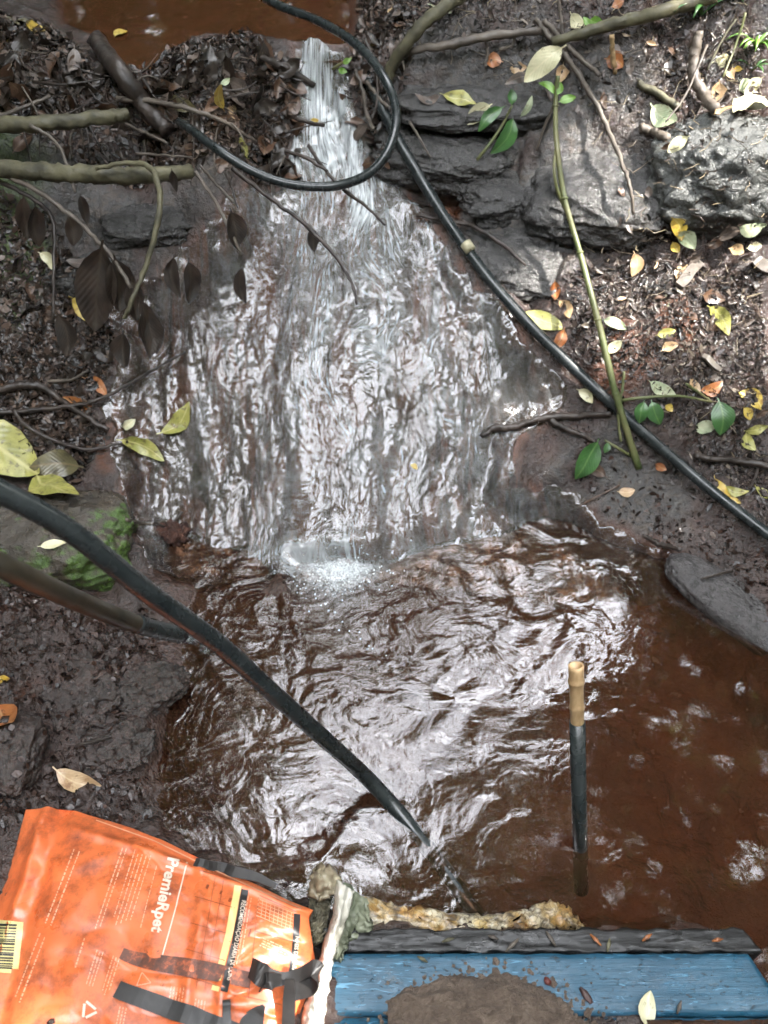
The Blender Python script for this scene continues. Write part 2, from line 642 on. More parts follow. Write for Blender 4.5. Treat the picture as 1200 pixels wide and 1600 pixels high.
def mat_leaf(name, c1, c2, c3=None, rib=(0.3, 0.28, 0.15), rough=0.35, spots=0.5):
    """c1/c2 mottled blade, c3 decayed blotches, rib along the middle (mesh uv)"""
    t = NT(name)
    uv = t.n('UVMap')
    uv.uv_map = 'blade'
    oi = t.n('ObjectInfo')
    off = t.n('VectorMath')
    off.operation = 'ADD'
    t.l(t.obj(), off.inputs[0])
    t.l(oi.outputs['Random'], off.inputs[1])
    v = off.outputs[0]
    c = t.ramp(t.noise(28, 4, 0.6, vec=v), [(0.35, c1), (0.65, c2)])
    if c3:
        c = t.mix(t.ramp(t.noise(60, 4, 0.65, vec=v), [(0.50 + 0.1 * (1 - spots), 0.0), (0.66, 0.85)]), c, c3)
    sep = t.n('SeparateXYZ')
    t.l(uv.outputs['UV'], sep.inputs[0])
    d = t.math('ABSOLUTE', t.math('SUBTRACT', sep.outputs[1], 0.5))
    c = t.mix(t.ramp(d, [(0.015, 0.8), (0.05, 0.0)]), c, rib)
    wv = t.n('TexWave')
    wv.inputs['Scale'].default_value = 3.4
    wv.inputs['Distortion'].default_value = 0.6
    mp = t.n('CombineXYZ')
    t.l(t.math('ADD', sep.outputs[0], t.math('MULTIPLY', d, -0.7)), mp.inputs[0])
    t.l(mp.outputs[0], wv.inputs['Vector'])
    t.set(Base_Color=c, Roughness=rough, Normal=t.bump(wv.outputs['Fac'], 0.15, 0.003))
    t.b.inputs['Subsurface Weight'].default_value = 0.0
    t.b.inputs['Specular IOR Level'].default_value = 0.6
    return t.m


M = {}
M['ground'] = mat_ground()
M['pool'] = mat_water('pool_water_surface', (0.72, 0.52, 0.40), (0.058, 0.031, 0.019), 0.24, 0.03,
                      [(34, 5, 0.30, (1.0, 1.6, 1.0), False, 0.8), (110, 3, 0.11, None, False, 0.5)], foam_attr=True, streak=(1.0, (230, 230, 230)), fr=(0.22, 0.75), ior=1.72, calm=True)
M['upper'] = mat_water('upper_pool_surface', (0.75, 0.5, 0.34), (0.085, 0.036, 0.017), 0.62, 0.06,
                       [(10, 3, 0.06, None, False, 0.3)])
M['cascade'] = mat_water('cascade_sheet', (0.86, 0.78, 0.72), (0.10, 0.07, 0.055), 0.08, 0.15,
                         [(1.0, 4, 0.14, (60, 22, 1), True, 1.0), (1.0, 3, 0.07, (160, 40, 1), True, 0.6)],
                         foam_attr=True, streak=(1.0, (95, 26, 1)), fr=(0.30, 0.68), ior=1.68)
M['hose'] = mat_simple('black_polyethylene', (0.009, 0.013, 0.014), (0.024, 0.029, 0.029), 18, (0.16, 0.36), 0.10, 140, 0.001)
M['hose_muddy'] = mat_simple('muddy_polyethylene', (0.020, 0.018, 0.012), (0.065, 0.050, 0.030), 9, (0.35, 0.6), 0.2, 90, 0.001)
M['rubber'] = mat_simple('black_rubber', (0.016, 0.015, 0.015), (0.032, 0.028, 0.026), 30, (0.35, 0.55), 0.2, 120, 0.001)
M['rubber_mud'] = mat_simple('mud_smeared_rubber', (0.05, 0.02, 0.012), (0.16, 0.06, 0.03), 40, (0.4, 0.7), 0.4, 90, 0.002)
M['bark_pale'] = mat_simple('pale_lichen_bark', (0.035, 0.032, 0.020), (0.13, 0.118, 0.065), 22, (0.5, 0.8), 0.5, 70, 0.004)
M['bark_dark'] = mat_simple('wet_dark_bark', (0.012, 0.009, 0.007), (0.050, 0.036, 0.028), 25, (0.3, 0.6), 0.5, 80, 0.004)
M['bark_grey'] = mat_simple('grey_twig_bark', (0.05, 0.04, 0.033), (0.14, 0.115, 0.09), 25, (0.4, 0.7), 0.4, 90, 0.003)
M['stem'] = mat_simple('green_stem_skin', (0.06, 0.085, 0.025), (0.17, 0.16, 0.07), 12, (0.35, 0.55), 0.2, 60, 0.002)
M['bamboo'] = mat_simple('dry_bamboo', (0.30, 0.19, 0.09), (0.46, 0.32, 0.17), 20, (0.4, 0.6), 0.2, 80, 0.002, sc3=(4, 4, 0.6))
M['rock'] = mat_simple('wet_grey_stone', (0.050, 0.045, 0.042), (0.15, 0.145, 0.135), 9, (0.2, 0.55), 0.8, 40, 0.012)
M['rock_brown'] = mat_simple('wet_brown_stone', (0.030, 0.022, 0.017), (0.095, 0.070, 0.055), 9, (0.2, 0.55), 0.8, 45, 0.012)
M['blade_dark'] = mat_leaf('leaf_sodden', (0.012, 0.009, 0.007), (0.035, 0.024, 0.017), rib=(0.04, 0.03, 0.02), rough=0.3)
M['blade_brown'] = mat_leaf('leaf_brown', (0.055, 0.030, 0.018), (0.12, 0.066, 0.040), (0.03, 0.018, 0.012), rib=(0.14, 0.09, 0.05), rough=0.35)
M['blade_grey'] = mat_leaf('leaf_greybrown', (0.07, 0.055, 0.045), (0.16, 0.125, 0.105), (0.04, 0.03, 0.025), rib=(0.18, 0.14, 0.11), rough=0.35)
M['blade_orange'] = mat_leaf('leaf_orange', (0.26, 0.085, 0.025), (0.38, 0.15, 0.05), (0.12, 0.04, 0.015), rib=(0.42, 0.24, 0.10))
M['blade_tan'] = mat_leaf('leaf_tan', (0.36, 0.22, 0.11), (0.50, 0.36, 0.21), (0.20, 0.10, 0.05), rib=(0.55, 0.42, 0.25))
M['blade_yellow'] = mat_leaf('leaf_yellow', (0.42, 0.27, 0.03), (0.52, 0.40, 0.09), (0.20, 0.10, 0.03), rib=(0.56, 0.46, 0.18), spots=0.8)
M['blade_lime'] = mat_leaf('leaf_yellowgreen', (0.22, 0.22, 0.05), (0.40, 0.37, 0.11), (0.10, 0.08, 0.03), rib=(0.46, 0.42, 0.18), spots=0.6)
M['blade_cream'] = mat_leaf('leaf_cream', (0.48, 0.46, 0.28), (0.62, 0.58, 0.38), (0.22, 0.18, 0.09), rib=(0.66, 0.6, 0.4), spots=0.2)
M['blade_pale'] = mat_leaf('leaf_palegreen', (0.30, 0.36, 0.22), (0.46, 0.48, 0.32), (0.16, 0.14, 0.07), rib=(0.5, 0.52, 0.34), spots=0.2)
M['blade_green'] = mat_leaf('leaf_green', (0.025, 0.075, 0.018), (0.045, 0.13, 0.028), rib=(0.10, 0.18, 0.05), rough=0.3)
M['blade_fresh'] = mat_leaf('leaf_freshgreen', (0.09, 0.20, 0.025), (0.16, 0.30, 0.045), rib=(0.22, 0.34, 0.09), rough=0.35)
M['blade_olive'] = mat_leaf('leaf_olive', (0.075, 0.065, 0.030), (0.13, 0.11, 0.05), (0.04, 0.03, 0.015), rib=(0.16, 0.12, 0.06))

# ------------------------------------------------------------------ ground
rock_pix = [[(625, 110), (720, 110), (860, 170), (980, 210), (1000, 330), (900, 420), (870, 470), (760, 440), (650, 320)],
            [(50, 280), (350, 280), (320, 380), (230, 430), (60, 400)],
            [(800, 740), (960, 700), (1080, 830), (1000, 850), (880, 780)]]
rock = np.zeros_like(HH)
for pp in rock_pix:
    d = sdist(poly_w(pp), XX, YY)
    rock = np.maximum(rock, sstep(0.05, -0.05, d + 0.06 * fbm(XX * 9, YY * 9, 6.6, 3)))
rock *= sstep(-0.45, 0.1, fbm(XX * 12, YY * 12, 9.9, 3) + 0.2)
rust = sstep(0.02, -0.03, SD) * (1 - sstep(1.12, 1.2, ysl(XX, YY)))
rust *= 0.18 + 0.82 * sstep(0.12, 0.45, XX + 0.10 * fbm(XX * 8, YY * 8, 1.9, 2) + 0.25 * (0.75 - YY))
rust = np.maximum(rust, sstep(0.03, -0.02, sdist(UPPER, XX, YY)))
for c, rr in ((on_w(700, 318), 0.05), (on_w(235, 505), 0.07), (on_w(205, 560), 0.06), (on_w(175, 720), 0.05), (on_w(960, 610), 0.09), (on_w(1040, 560), 0.06)):
    rust = np.maximum(rust, 0.9 * sstep(0.35, 0.7, gauss(XX, YY, c, rr) + 0.15 * fbm(XX * 14, YY * 14, 2.6, 3)))
casc_m = sstep(0.02, -0.02, sdist(CHANNEL, XX, YY)) * sstep(1.12, 1.2, ysl(XX, YY))
for (x_, y_, a_) in ((500, 640, 0.9), (485, 740, 0.9), (560, 800, 0.7), (410, 480, 0.8), (430, 560, 0.6), (620, 790, 0.6)):
    c_ = on_w(x_, y_)
    k_ = a_ * sstep(0.25, 0.7, gauss(XX, YY, c_, 0.05, 0.14) + 0.3 * fbm(XX * 22, YY * 9, 3.9, 3))
    casc_m = casc_m * (1 - k_)
    rust = np.maximum(rust, k_)
moss = 0.8 * sstep(0.35, 0.8, gauss(XX, YY, hit(10, 340), 0.12, 0.15) + 0.3 * fbm(XX * 16, YY * 16, 1.1, 3))
g = link('ground', grid_mesh('ground', np.stack([XX, YY, HH], -1), attrs={'rock': rock, 'rust': rust, 'cascade': casc_m, 'moss': moss}), M['ground'])
tag(g, 'dark wet mud banks and rock slope of the stream bed', kind='structure')

# ------------------------------------------------------------------ water
FOOT = on_w(530, 890)
# lower pool
px_ = np.arange(-0.80, 1.15, 0.0026)
py_ = np.arange(0.12, 1.46, 0.0026)
PX, PY = np.meshgrid(px_, py_)
dx, dy = PX - FOOT[0], PY - FOOT[1]
rr = np.hypot(dx, dy)
calm = sstep(0.27, 0.42, PX + 0.07 * fbm(PX * 6, PY * 6, 3.7, 3) - 0.62 * (PY - 0.62))
amp = (0.34 + 0.66 * sstep(0.55, 0.10, rr)) * (1 - 0.88 * calm)
near = (0.40 + 0.60 * sstep(0.50, 0.12, rr)) * (0.75 + 0.5 * fbm(PX * 5, PY * 5, 12.0, 2))
near = np.maximum(near, 0.75 * sstep(-0.15, -0.35, PX))
wx = PX + 0.05 * fbm(PX * 7, PY * 7, 0.3, 2)
wy = PY + 0.05 * fbm(PX * 7, PY * 7, 4.3, 2)
wv = 0.0046 * perlin(wx * 6.5, wy * 10, 1.0) + (0.0019 + 0.0026 * sstep(0.5, 0.15, rr)) * perlin(wx * 20 + 3, wy * 30, 2.0) + near * 0.0026 * (0.4 - np.abs(perlin(wx * 52, wy * 66, 3.0)))
wv += near * 0.0013 * perlin(wx * 110, wy * 120, 4.0)
wv += 0.0011 * np.sin(rr * 95 + 5 * fbm(PX * 4, PY * 4, 8, 2)) * np.exp(-((rr - 0.35) / 0.3) ** 2)
boil = np.exp(-(dx / 0.085) ** 2 - (dy / 0.06) ** 2)
PZ = wv * amp + 0.016 * boil * (0.8 + 0.35 * fbm(PX * 45, PY * 45, 6, 3))
LIPX = np.array([on_w(x, y)[:2] for x, y in ((475, 885), (530, 895), (585, 880), (640, 850), (720, 838), (800, 815))])
dl = np.full_like(PX, 9.0)
for a, b in zip(LIPX[:-1], LIPX[1:]):
    e = b - a
    tt = np.clip(((PX - a[0]) * e[0] + (PY - a[1]) * e[1]) / (e @ e), 0, 1)
    dl = np.minimum(dl, np.hypot(PX - a[0] - tt * e[0], PY - a[1] - tt * e[1]))
foam = 0.8 * np.exp(-(dx / 0.07) ** 2 - ((dy + 0.010) / 0.045) ** 2) + (0.20 + 0.30 * sstep(0.02, -0.06, PX)) * np.exp(-(dl / 0.03) ** 2) * (PX < 0.3)
foam += 0.12 * np.exp(-((dx + 0.0) / 0.05) ** 2) * sstep(-0.30, -0.05, dy) * sstep(0.02, -0.03, dy)
foam = np.clip(foam * (0.9 + 0.5 * fbm(PX * 60, PY * 60, 5, 3)), 0, 1)
o = link('pool_water', grid_mesh('pool_water', np.stack([PX, PY, PZ], -1), uv=np.stack([PX, PY], -1), attrs={'foam': foam, 'rip': np.clip(amp * near * 1.05, 0, 1)}), M['pool'])
tag(o, 'rippling rust brown water of the lower pool', kind='structure')

# upper pool
ux = np.arange(-1.3, 0.25, 0.012)
uy = np.concatenate([np.arange(1.86, 2.8, 0.010), np.arange(2.8, 5.4, 0.05)])
UX, UY = np.meshgrid(ux, uy)
UZ = 0.72 + 0.0006 * fbm(UX * 10, UY * 10, 1.0, 2)
o = link('upper_pool_water', grid_mesh('upper_pool_water', np.stack([UX, UY, UZ], -1), uv=np.stack([UX, UY], -1), mask=sdist(UPPER, UX, UY) < 0.035), M['upper'])
tag(o, 'still reddish brown water of the upper pool above the fall', kind='structure')

# cascade: a thin sheet over the rock slope, fanning out from the fall
cx_ = np.arange(-0.95, 0.66, 0.0027)
cy_ = np.arange(1.155, 2.19, 0.0024)
CX, CY = np.meshgrid(cx_, cy_)
CH0, CSD = ground(CX, CY)
csd = sdist(CHANNEL, CX, CY) + shore(CX, CY)
AP = np.array([-0.12, 2.85])
th = np.arctan2(CX - AP[0], AP[1] - CY)
rad = np.hypot(CX - AP[0], AP[1] - CY)
th = th + 0.05 * fbm(CX * 6, CY * 4, 2, 2)
thick = 0.011 * sstep(0.004, -0.030, csd) - 0.010 * sstep(-0.012, 0.01, csd)
ua, ub = th * 1.6, rad
uw = ua + 0.030 * fbm(CX * 14, CY * 11, 5, 2)
vw = ub + 0.030 * fbm(CX * 14, CY * 11, 9, 2)
st = 0.0036 * perlin(uw * 25, vw * 16, 1.0) + 0.0042 * (0.45 - np.abs(perlin(uw * 56, vw * 32, 2.0))) + 0.0026 * (0.4 - np.abs(perlin(uw * 120, vw * 60, 3.0))) + 0.0014 * perlin(uw * 190, vw * 80, 4.0)
side = sstep(0.03, -0.15, th)          # the gentler left side is choppy rather than streaky
ch = 0.0036 * (0.4 - np.abs(perlin(CX * 38 + 2 * fbm(CX * 8, CY * 8, 3, 2), CY * 40, 5.0))) + 0.0015 * perlin(CX * 90, CY * 90, 6.0)
lipz = 0.004 * np.exp(-((ysl(CX, CY) - 1.225) / 0.02) ** 2) * sstep(-0.24, -0.20, CX) * sstep(0.04, -0.03, CX)
CZ = CH0 + thick + 0.62 * (st * (1 - 0.6 * side) + ch * side) * sstep(0.0, -0.04, csd) + lipz
fwx = CX + 0.020 * fbm(CX * 14, CY * 14, 11, 3)
jet_c = np.interp(CY, [1.80, 1.90, 1.99, 2.06, 2.12, 2.19], [-0.03, -0.075, -0.120, -0.150, -0.163, -0.160])
jet_w = np.interp(CY, [1.80, 1.90, 1.99, 2.06, 2.12, 2.19], [0.15, 0.085, 0.042, 0.026, 0.026, 0.024])
jet = np.exp(-((fwx - jet_c) / jet_w) ** 2)
br_c = np.interp(CY, [1.85, 1.95, 2.03, 2.10], [-0.02, -0.060, -0.085, -0.110])
br = 0.9 * np.exp(-((fwx - br_c) / 0.022) ** 2) * sstep(1.86, 1.96, CY) * sstep(2.11, 2.08, CY)
sp_ = 0.45 * np.exp(-((fwx + 0.215 - 0.2 * (2.0 - CY)) / 0.012) ** 2) * sstep(1.93, 1.98, CY) * sstep(2.12, 2.08, CY)
fallm = np.clip(np.maximum(np.maximum(jet, br), sp_), 0, 1) * sstep(1.80, 2.02, CY)
CZ += 0.020 * fallm * (0.7 + 0.5 * fbm(fwx * 34, CY * 15, 7.0, 3))
cfoam = 1.25 * fallm * (0.65 + 0.35 * sstep(2.16, 2.06, CY))
cfoam += 0.26 * (0.4 + 0.6 * sstep(1.45, 1.85, CY)) * np.exp(-((CX + 0.05 - 0.05 * (1.9 - CY)) / (0.07 + 0.20 * (1.95 - CY))) ** 2) * sstep(1.15, 1.9, CY)
cfoam += 0.20 * sstep(0.55, 0.15, np.abs(CX + 0.02)) + 0.06 * sstep(0.0, -0.03, csd) + 0.16 * sstep(1.29, 1.20, ysl(CX, CY)) * sstep(-0.26, -0.2, CX) * sstep(0.1, 0.0, CX)
cfoam = np.clip(cfoam * (0.75 + 0.8 * fbm(ua * 9, ub * 5, 3.3, 3)), 0, 1)
o = link('cascade_water', grid_mesh('cascade_water', np.stack([CX, CY, CZ], -1), uv=np.stack([ua, ub], -1), attrs={'foam': cfoam}), M['cascade'])
tag(o, 'thin silvery sheet of water sliding down the rock slope', kind='structure')

rs = np.random.default_rng(5)
Vs, Fs = [], []
for i in range(450):
    a, r = rs.uniform(0, 6.283), abs(rs.normal()) * 0.045
    x, y = FOOT[0] + math.cos(a) * r * 1.35, FOOT[1] - 0.012 + math.sin(a) * r * 0.9
    if i > 430:
        t_ = rs.uniform(0, 1)
        x, y = FOOT[0] - 0.03 + 0.05 * t_ + rs.normal() * (0.02 + 0.03 * t_), FOOT[1] - 0.03 - 0.20 * t_
    h = rs.uniform(0.0008, 0.0022) * (1.3 if rs.random() < 0.08 else 1)
    i_ = min(max(int((y - py_[0]) / 0.0026), 0), PZ.shape[0] - 1)
    j_ = min(max(int((x - px_[0]) / 0.0026), 0), PZ.shape[1] - 1)
    z = max(PZ[i_, j_], float(grid_sample(SURF, np.array([x]), np.array([y]))[0]) if y > FOOT[1] else 0) 
    b = len(Vs)
    for e_, rad_b in ((0.0, 1.0), (0.75, 0.72)):
        for k in range(7):
            w = k * 0.8976
            Vs.append((x + h * rad_b * math.cos(w), y + h * rad_b * math.sin(w), z + h * e_ * 0.8))
    Vs.append((x, y, z + h * 0.9))
    for k in range(7):
        k2 = (k + 1) % 7
        Fs += [(b + k, b + k2, b + 7 + k2), (b + k, b + 7 + k2, b + 7 + k), (b + 7 + k, b + 7 + k2, b + 14)]
t = NT('foam_bubble_film')
t.set(Base_Color=(0.62, 0.66, 0.66), Roughness=0.12)
o = link('foam_bubbles', soup_mesh('foam_bubbles', np.array(Vs), np.array(Fs)), t.m)
tag(o, 'white foam bubbles at the foot of the cascade', kind='stuff')

# ------------------------------------------------------------------ rocks
def ico(sub):
    import bmesh
    bm = bmesh.new()
    bmesh.ops.create_icosphere(bm, subdivisions=sub, radius=1.0)
    V = np.array([v.co[:] for v in bm.verts])
    F = [tuple(v.index for v in f.verts) for f in bm.faces]
    bm.free()
    return V, F


ICO5, ICO4 = ico(6), ico(4)


def rock_mesh(name, half, power=3.0, seed=0, lump=0.12, big=True, facet=0.5):
    V, F = ICO5 if big else ICO4
    s = (np.abs(V) ** power).sum(1) ** (1 / power)
    P = V / s[:, None]
    n = fbm(P[:, 0] * 1.6 + seed * 3.1, P[:, 1] * 1.6, P[:, 2] * 1.6 + seed, 5, 0.55)
    r = np.abs(perlin(P[:, 0] * 2.6 + seed, P[:, 1] * 2.6 + 7, P[:, 2] * 2.6))
    P = P * (1 + lump * n - facet * lump * r)[:, None]
    return mesh_from(name, P * np.array(half), F)


def mat_stone(name, c1, c2, moss=None, sheen=(0.15, 0.45)):
    t = NT(name)
    c = t.ramp(t.noise(11, 7, 0.68, dist=0.4), [(0.3, c1), (0.7, c2)])
    c = t.mix(t.ramp(t.noise(45, 5, 0.7), [(0.45, 0.0), (0.65, 0.7)]), c, tuple(0.45 * a for a in c1))
    if moss:
        geo = t.n('NewGeometry')
        d = t.n('VectorMath')
        d.operation = 'DOT_PRODUCT'
        d.inputs[1].default_value = moss
        t.l(geo.outputs['Normal'], d.inputs[0])
        f = t.math('ADD', d.outputs['Value'], t.math('MULTIPLY', t.math('SUBTRACT', t.noise(24, 5, 0.7), 0.5), 1.6))
        c = t.mix(t.ramp(f, [(0.55, 0.0), (0.8, 1.0)]), c, t.ramp(t.noise(120, 3), [(0.3, (0.03, 0.06, 0.008)), (0.7, (0.09, 0.17, 0.025))]))
    h = t.math('ADD', t.noise(30, 6, 0.7), t.math('MULTIPLY', t.noise(130, 4, 0.7), 0.14))
    t.set(Base_Color=c, Roughness=t.ramp(t.noise(20, 3), [(0.35, sheen[0]), (0.7, sheen[1])]), Normal=t.bump(h, 1.0, 0.014), IOR=1.75)
    return t.m


M['stone_grey'] = mat_stone('wet_grey_stone_face', (0.018, 0.0165, 0.0155), (0.058, 0.054, 0.050), sheen=(0.06, 0.28))
M['stone_green'] = mat_stone('greenish_grey_stone', (0.026, 0.029, 0.027), (0.095, 0.098, 0.090))
M['stone_moss'] = mat_stone('mossy_brown_stone', (0.035, 0.027, 0.018), (0.085, 0.064, 0.042), moss=(0.70, -0.55, 0.25))
M['stone_smooth'] = mat_stone('smooth_pale_stone', (0.035, 0.030, 0.029), (0.075, 0.068, 0.067), sheen=(0.08, 0.2))
M['stone_mud'] = mat_stone('mud_coated_stone', (0.020, 0.012, 0.009), (0.058, 0.034, 0.026), sheen=(0.08, 0.25))


def rock_at(px, py, half, rz, mat, label, sink=0.4, power=3.0, seed=0, tilt=(0, 0), lump=0.12, big=True, facet=0.5):
    p = hit(px, py)
    o = link('rock', rock_mesh('rock', half, power, seed, lump, big, facet), M[mat])
    o.location = (p[0], p[1], p[2] + half[2] * (1 - 2 * sink))
    o.rotation_euler = (R(tilt[0]), R(tilt[1]), R(rz))
    m4 = Matrix.LocRotScale(o.location, o.rotation_euler, None)
    A = np.array([v.co[:] for v in o.data.vertices]) @ np.array(m4.to_3x3()).T + np.array(o.location)
    i = np.clip(np.searchsorted(GX, A[:, 0]), 0, len(GX) - 1)
    j = np.clip(np.searchsorted(GY, A[:, 1]), 0, len(GY) - 1)
    before = SURF.copy()
    np.maximum.at(SURF, (j, i), A[:, 2])
    ROCKM[:] = np.maximum(ROCKM, SURF > before + 0.002)
    return tag(o, label, 'rock', 'rocks along the stream')


ROCKM = np.zeros_like(SURF)


rock_at(1165, 262, (0.23, 0.13, 0.13), 12, 'stone_green', 'large smooth grey green boulder on the right bank below the ferns', 0.6, 2.6, 1, (4, 8))
rock_at(930, 292, (0.17, 0.13, 0.070), -12, 'stone_grey', 'dark wet boulder with flat sloping top between the sapling and the big right boulder', 0.66, 3.2, 2, (20, -4), 0.13)
rock_at(690, 226, (0.17, 0.085, 0.055), -10, 'stone_grey', 'flat wet slab with a dark undercut front edge right of the waterfall', 0.74, 3.4, 3, (18, 4), 0.14)
rock_at(800, 290, (0.12, 0.07, 0.045), 18, 'stone_grey', 'small wet ledge stone behind the long black hose', 0.80, 3.0, 4, (20, 2), 0.14)
rock_at(800, 390, (0.15, 0.105, 0.055), -16, 'stone_grey', 'sloping grey stone beside the long black hose', 0.76, 3.0, 5, (24, 2), 0.14)
rock_at(745, 145, (0.19, 0.085, 0.03), 2, 'stone_grey', 'low wet slab under the dark overhanging bank at the top', 0.80, 3.2, 9, (14, 0), 0.14)
rock_at(1185, 962, (0.22, 0.060, 0.035), -42, 'stone_smooth', 'smooth pale grey stone at the right edge of the pool', 0.84, 2.6, 6, (0, 10), 0.03)
rock_at(70, 860, (0.19, 0.115, 0.10), 6, 'stone_moss', 'brown rock with green moss under the two thick hoses', 0.42, 3.2, 7, (6, 0), 0.10)
rock_at(225, 1075, (0.075, 0.055, 0.03), 35, 'stone_mud', 'low mud coated stone on the left shelf of the pool', 0.72, 2.6, 8, (0, 0), 0.25)
rock_at(110, 1075, (0.10, 0.07, 0.03), -25, 'stone_mud', 'flat brown mud stone left of the pool below the hose end', 0.75, 2.8, 12, (0, 0), 0.28)
rock_at(10, 1180, (0.06, 0.08, 0.05), 0, 'stone_mud', 'brown stone above the orange bag at the left edge', 0.6, 2.5, 13, (0, 0), 0.15)
rock_at(180, 1165, (0.06, 0.05, 0.022), 15, 'stone_mud', 'small mud coated stone above the wet tan leaf', 0.7, 2.6, 18, (0, 0), 0.28)
rock_at(225, 345, (0.10, 0.05, 0.03), 5, 'stone_grey', 'black wet ledge below the lower pale branch', 0.7, 3.4, 15, (16, 0), 0.15)
rock_at(130, 420, (0.10, 0.06, 0.03), -10, 'stone_grey', 'wet sloping stone among the hanging dead leaves', 0.7, 3.0, 16, (16, 0), 0.2)

# ------------------------------------------------------------------ hoses
def px_path(pts):                       # (px, py, absolute z) -> world
    return [atz(*p) for p in pts]


def on_path(pts, lift):
    if np.isscalar(lift):
        lift = [lift] * len(pts)
    return [hit(p[0], p[1], l) for p, l in zip(pts, lift)]


hz = empty('hose', atd(-60, 745, 0.95), 'thick black hose crossing the pool and dipping under the water', 'hose', 'black hoses')


def child(o, root):
    o.parent = root
    o.matrix_parent_inverse = Matrix.Translation(-Vector(root.location))
    return o


p1 = [atd(-90, 728, 0.93), atd(0, 768, 0.97), atd(110, 830, 1.03), atd(230, 925, 1.12), atd(340, 1005, 1.22), atd(440, 1095, 1.34),
      atd(530, 1175, 1.46), atz(566, 1208, 0.060), atz(600, 1243, 0.012), atz(635, 1283, -0.008), atz(672, 1328, -0.0140), atz(735, 1415, -0.0160), atz(770, 1460, -0.05)]
e_ = (p1[0] - p1[1]) / np.linalg.norm(p1[0] - p1[1])
p1 = [p1[0] + e_ * 1.15 + np.array([0, 0, -0.75]), p1[0] + e_ * 0.75 + np.array([0, 0, -0.25]), p1[0] + e_ * 0.3] + p1
child(link('pipe_wall', tube_mesh('pipe_wall', catmull(p1, 10), 0.0140, 20), M['hose']), hz)
# printed stripe along the pipe
pc = catmull(p1, 10)
child(link('stripe', ribbon_mesh('stripe', pc[34:102] + np.array([0.006, -0.002, 0.0130]), 0.0035, (1, 1, 0), 0.0009), mat_simple('faded_stripe', (0.05, 0.055, 0.05), (0.10, 0.105, 0.10), 60)), hz)

hz2 = empty('hose', atd(-90, 860, 1.0), 'thick muddy hose with a cut open end spilling water at the left', 'hose', 'black hoses')
p2 = [atd(-90, 835, 1.0), atd(0, 882, 1.03), atd(80, 920, 1.12), atd(160, 955, 1.25), atd(230, 980, 1.38), atd(284, 992, 1.47)]
e_ = (p2[0] - p2[1]) / np.linalg.norm(p2[0] - p2[1])
p2 = [p2[0] + e_ * 1.15 + np.array([0, 0, -0.75]), p2[0] + e_ * 0.75 + np.array([0, 0, -0.25]), p2[0] + e_ * 0.3] + p2
child(link('pipe_wall', tube_mesh('pipe_wall', catmull(p2, 10), 0.0146, 20, hollow=True), M['hose_muddy']), hz2)
c2 = catmull(p2, 10)
child(link('cut_end', tube_mesh('cut_end', c2[-14:], 0.0150, 20, hollow=True), M['hose']), hz2)
e2 = np.array(p2[-1])
w2 = hit(312, 1012)
tr = [e2 + np.array([-0.012, 0, -0.006]), e2 + np.array([0.012, -0.002, -0.012]), e2 * 0.6 + w2 * 0.4 + np.array([0.012, 0, -0.0]), w2 + np.array([0.01, 0, 0.03]), w2 + np.array([0.014, -0.01, -0.01])]
t = mat_water('spilling_water', (0.93, 0.95, 0.95), (0.4, 0.42, 0.42), 0.25, 0.04, [(60, 3, 0.3, None, False, 0.5)])
o = link('water_trickle', tube_mesh('water_trickle', catmull(tr, 8), [0.006, 0.008, 0.006, 0.008, 0.012], 10, rough=0.12), t)
tag(o, 'trickle of water falling from the open hose end', kind='structure')

p3 = [(370, -30, 0.83), (430, 6, 0.83), (500, 34, 0.82), (560, 72, 0.82), (600, 122, 0.80), (619, 175, 0.76), (608, 232, 0.71), (575, 272, 0.67), (520, 291, 0.645),
      (450, 287, 0.65), (390, 265, 0.67), (335, 230, 0.70), (302, 205, 0.70), (280, 190, 0.68)]
o = link('hose', tube_mesh('hose', catmull(px_path(p3), 10), 0.0096, 16), M['hose'])
tag(o, 'thin black hose bent in a loop in front of the small waterfall', 'hose', 'black hoses')

p4 = on_path([(572, 118), (598, 176), (630, 232), (665, 295), (715, 370), (765, 440), (820, 502), (880, 560), (940, 618), (1010, 680), (1080, 742), (1150, 797), (1240, 865)],
             [-0.03, 0.035, 0.045, 0.04, 0.04, 0.035, 0.03, 0.028, 0.028, 0.028, 0.028, 0.028, 0.03])
q = np.array(p4)
q[1:-1] = 0.25 * q[:-2] + 0.5 * q[1:-1] + 0.25 * q[2:]
h4 = empty('hose', q[0], 'long straight black hose running down the right bank', 'hose', 'black hoses')
child(link('pipe_wall', tube_mesh('pipe_wall', catmull(q, 8), 0.0126, 16), M['hose']), h4)
k4 = hit(727, 380, 0.05)
child(link('tape_band', tube_mesh('tape_band', [k4 + 0.0 * q[0], k4 + (q[5] - q[4]) * 0.17], 0.0134, 14), mat_simple('cream_tape', (0.32, 0.29, 0.18), (0.48, 0.44, 0.30), 60)), h4)

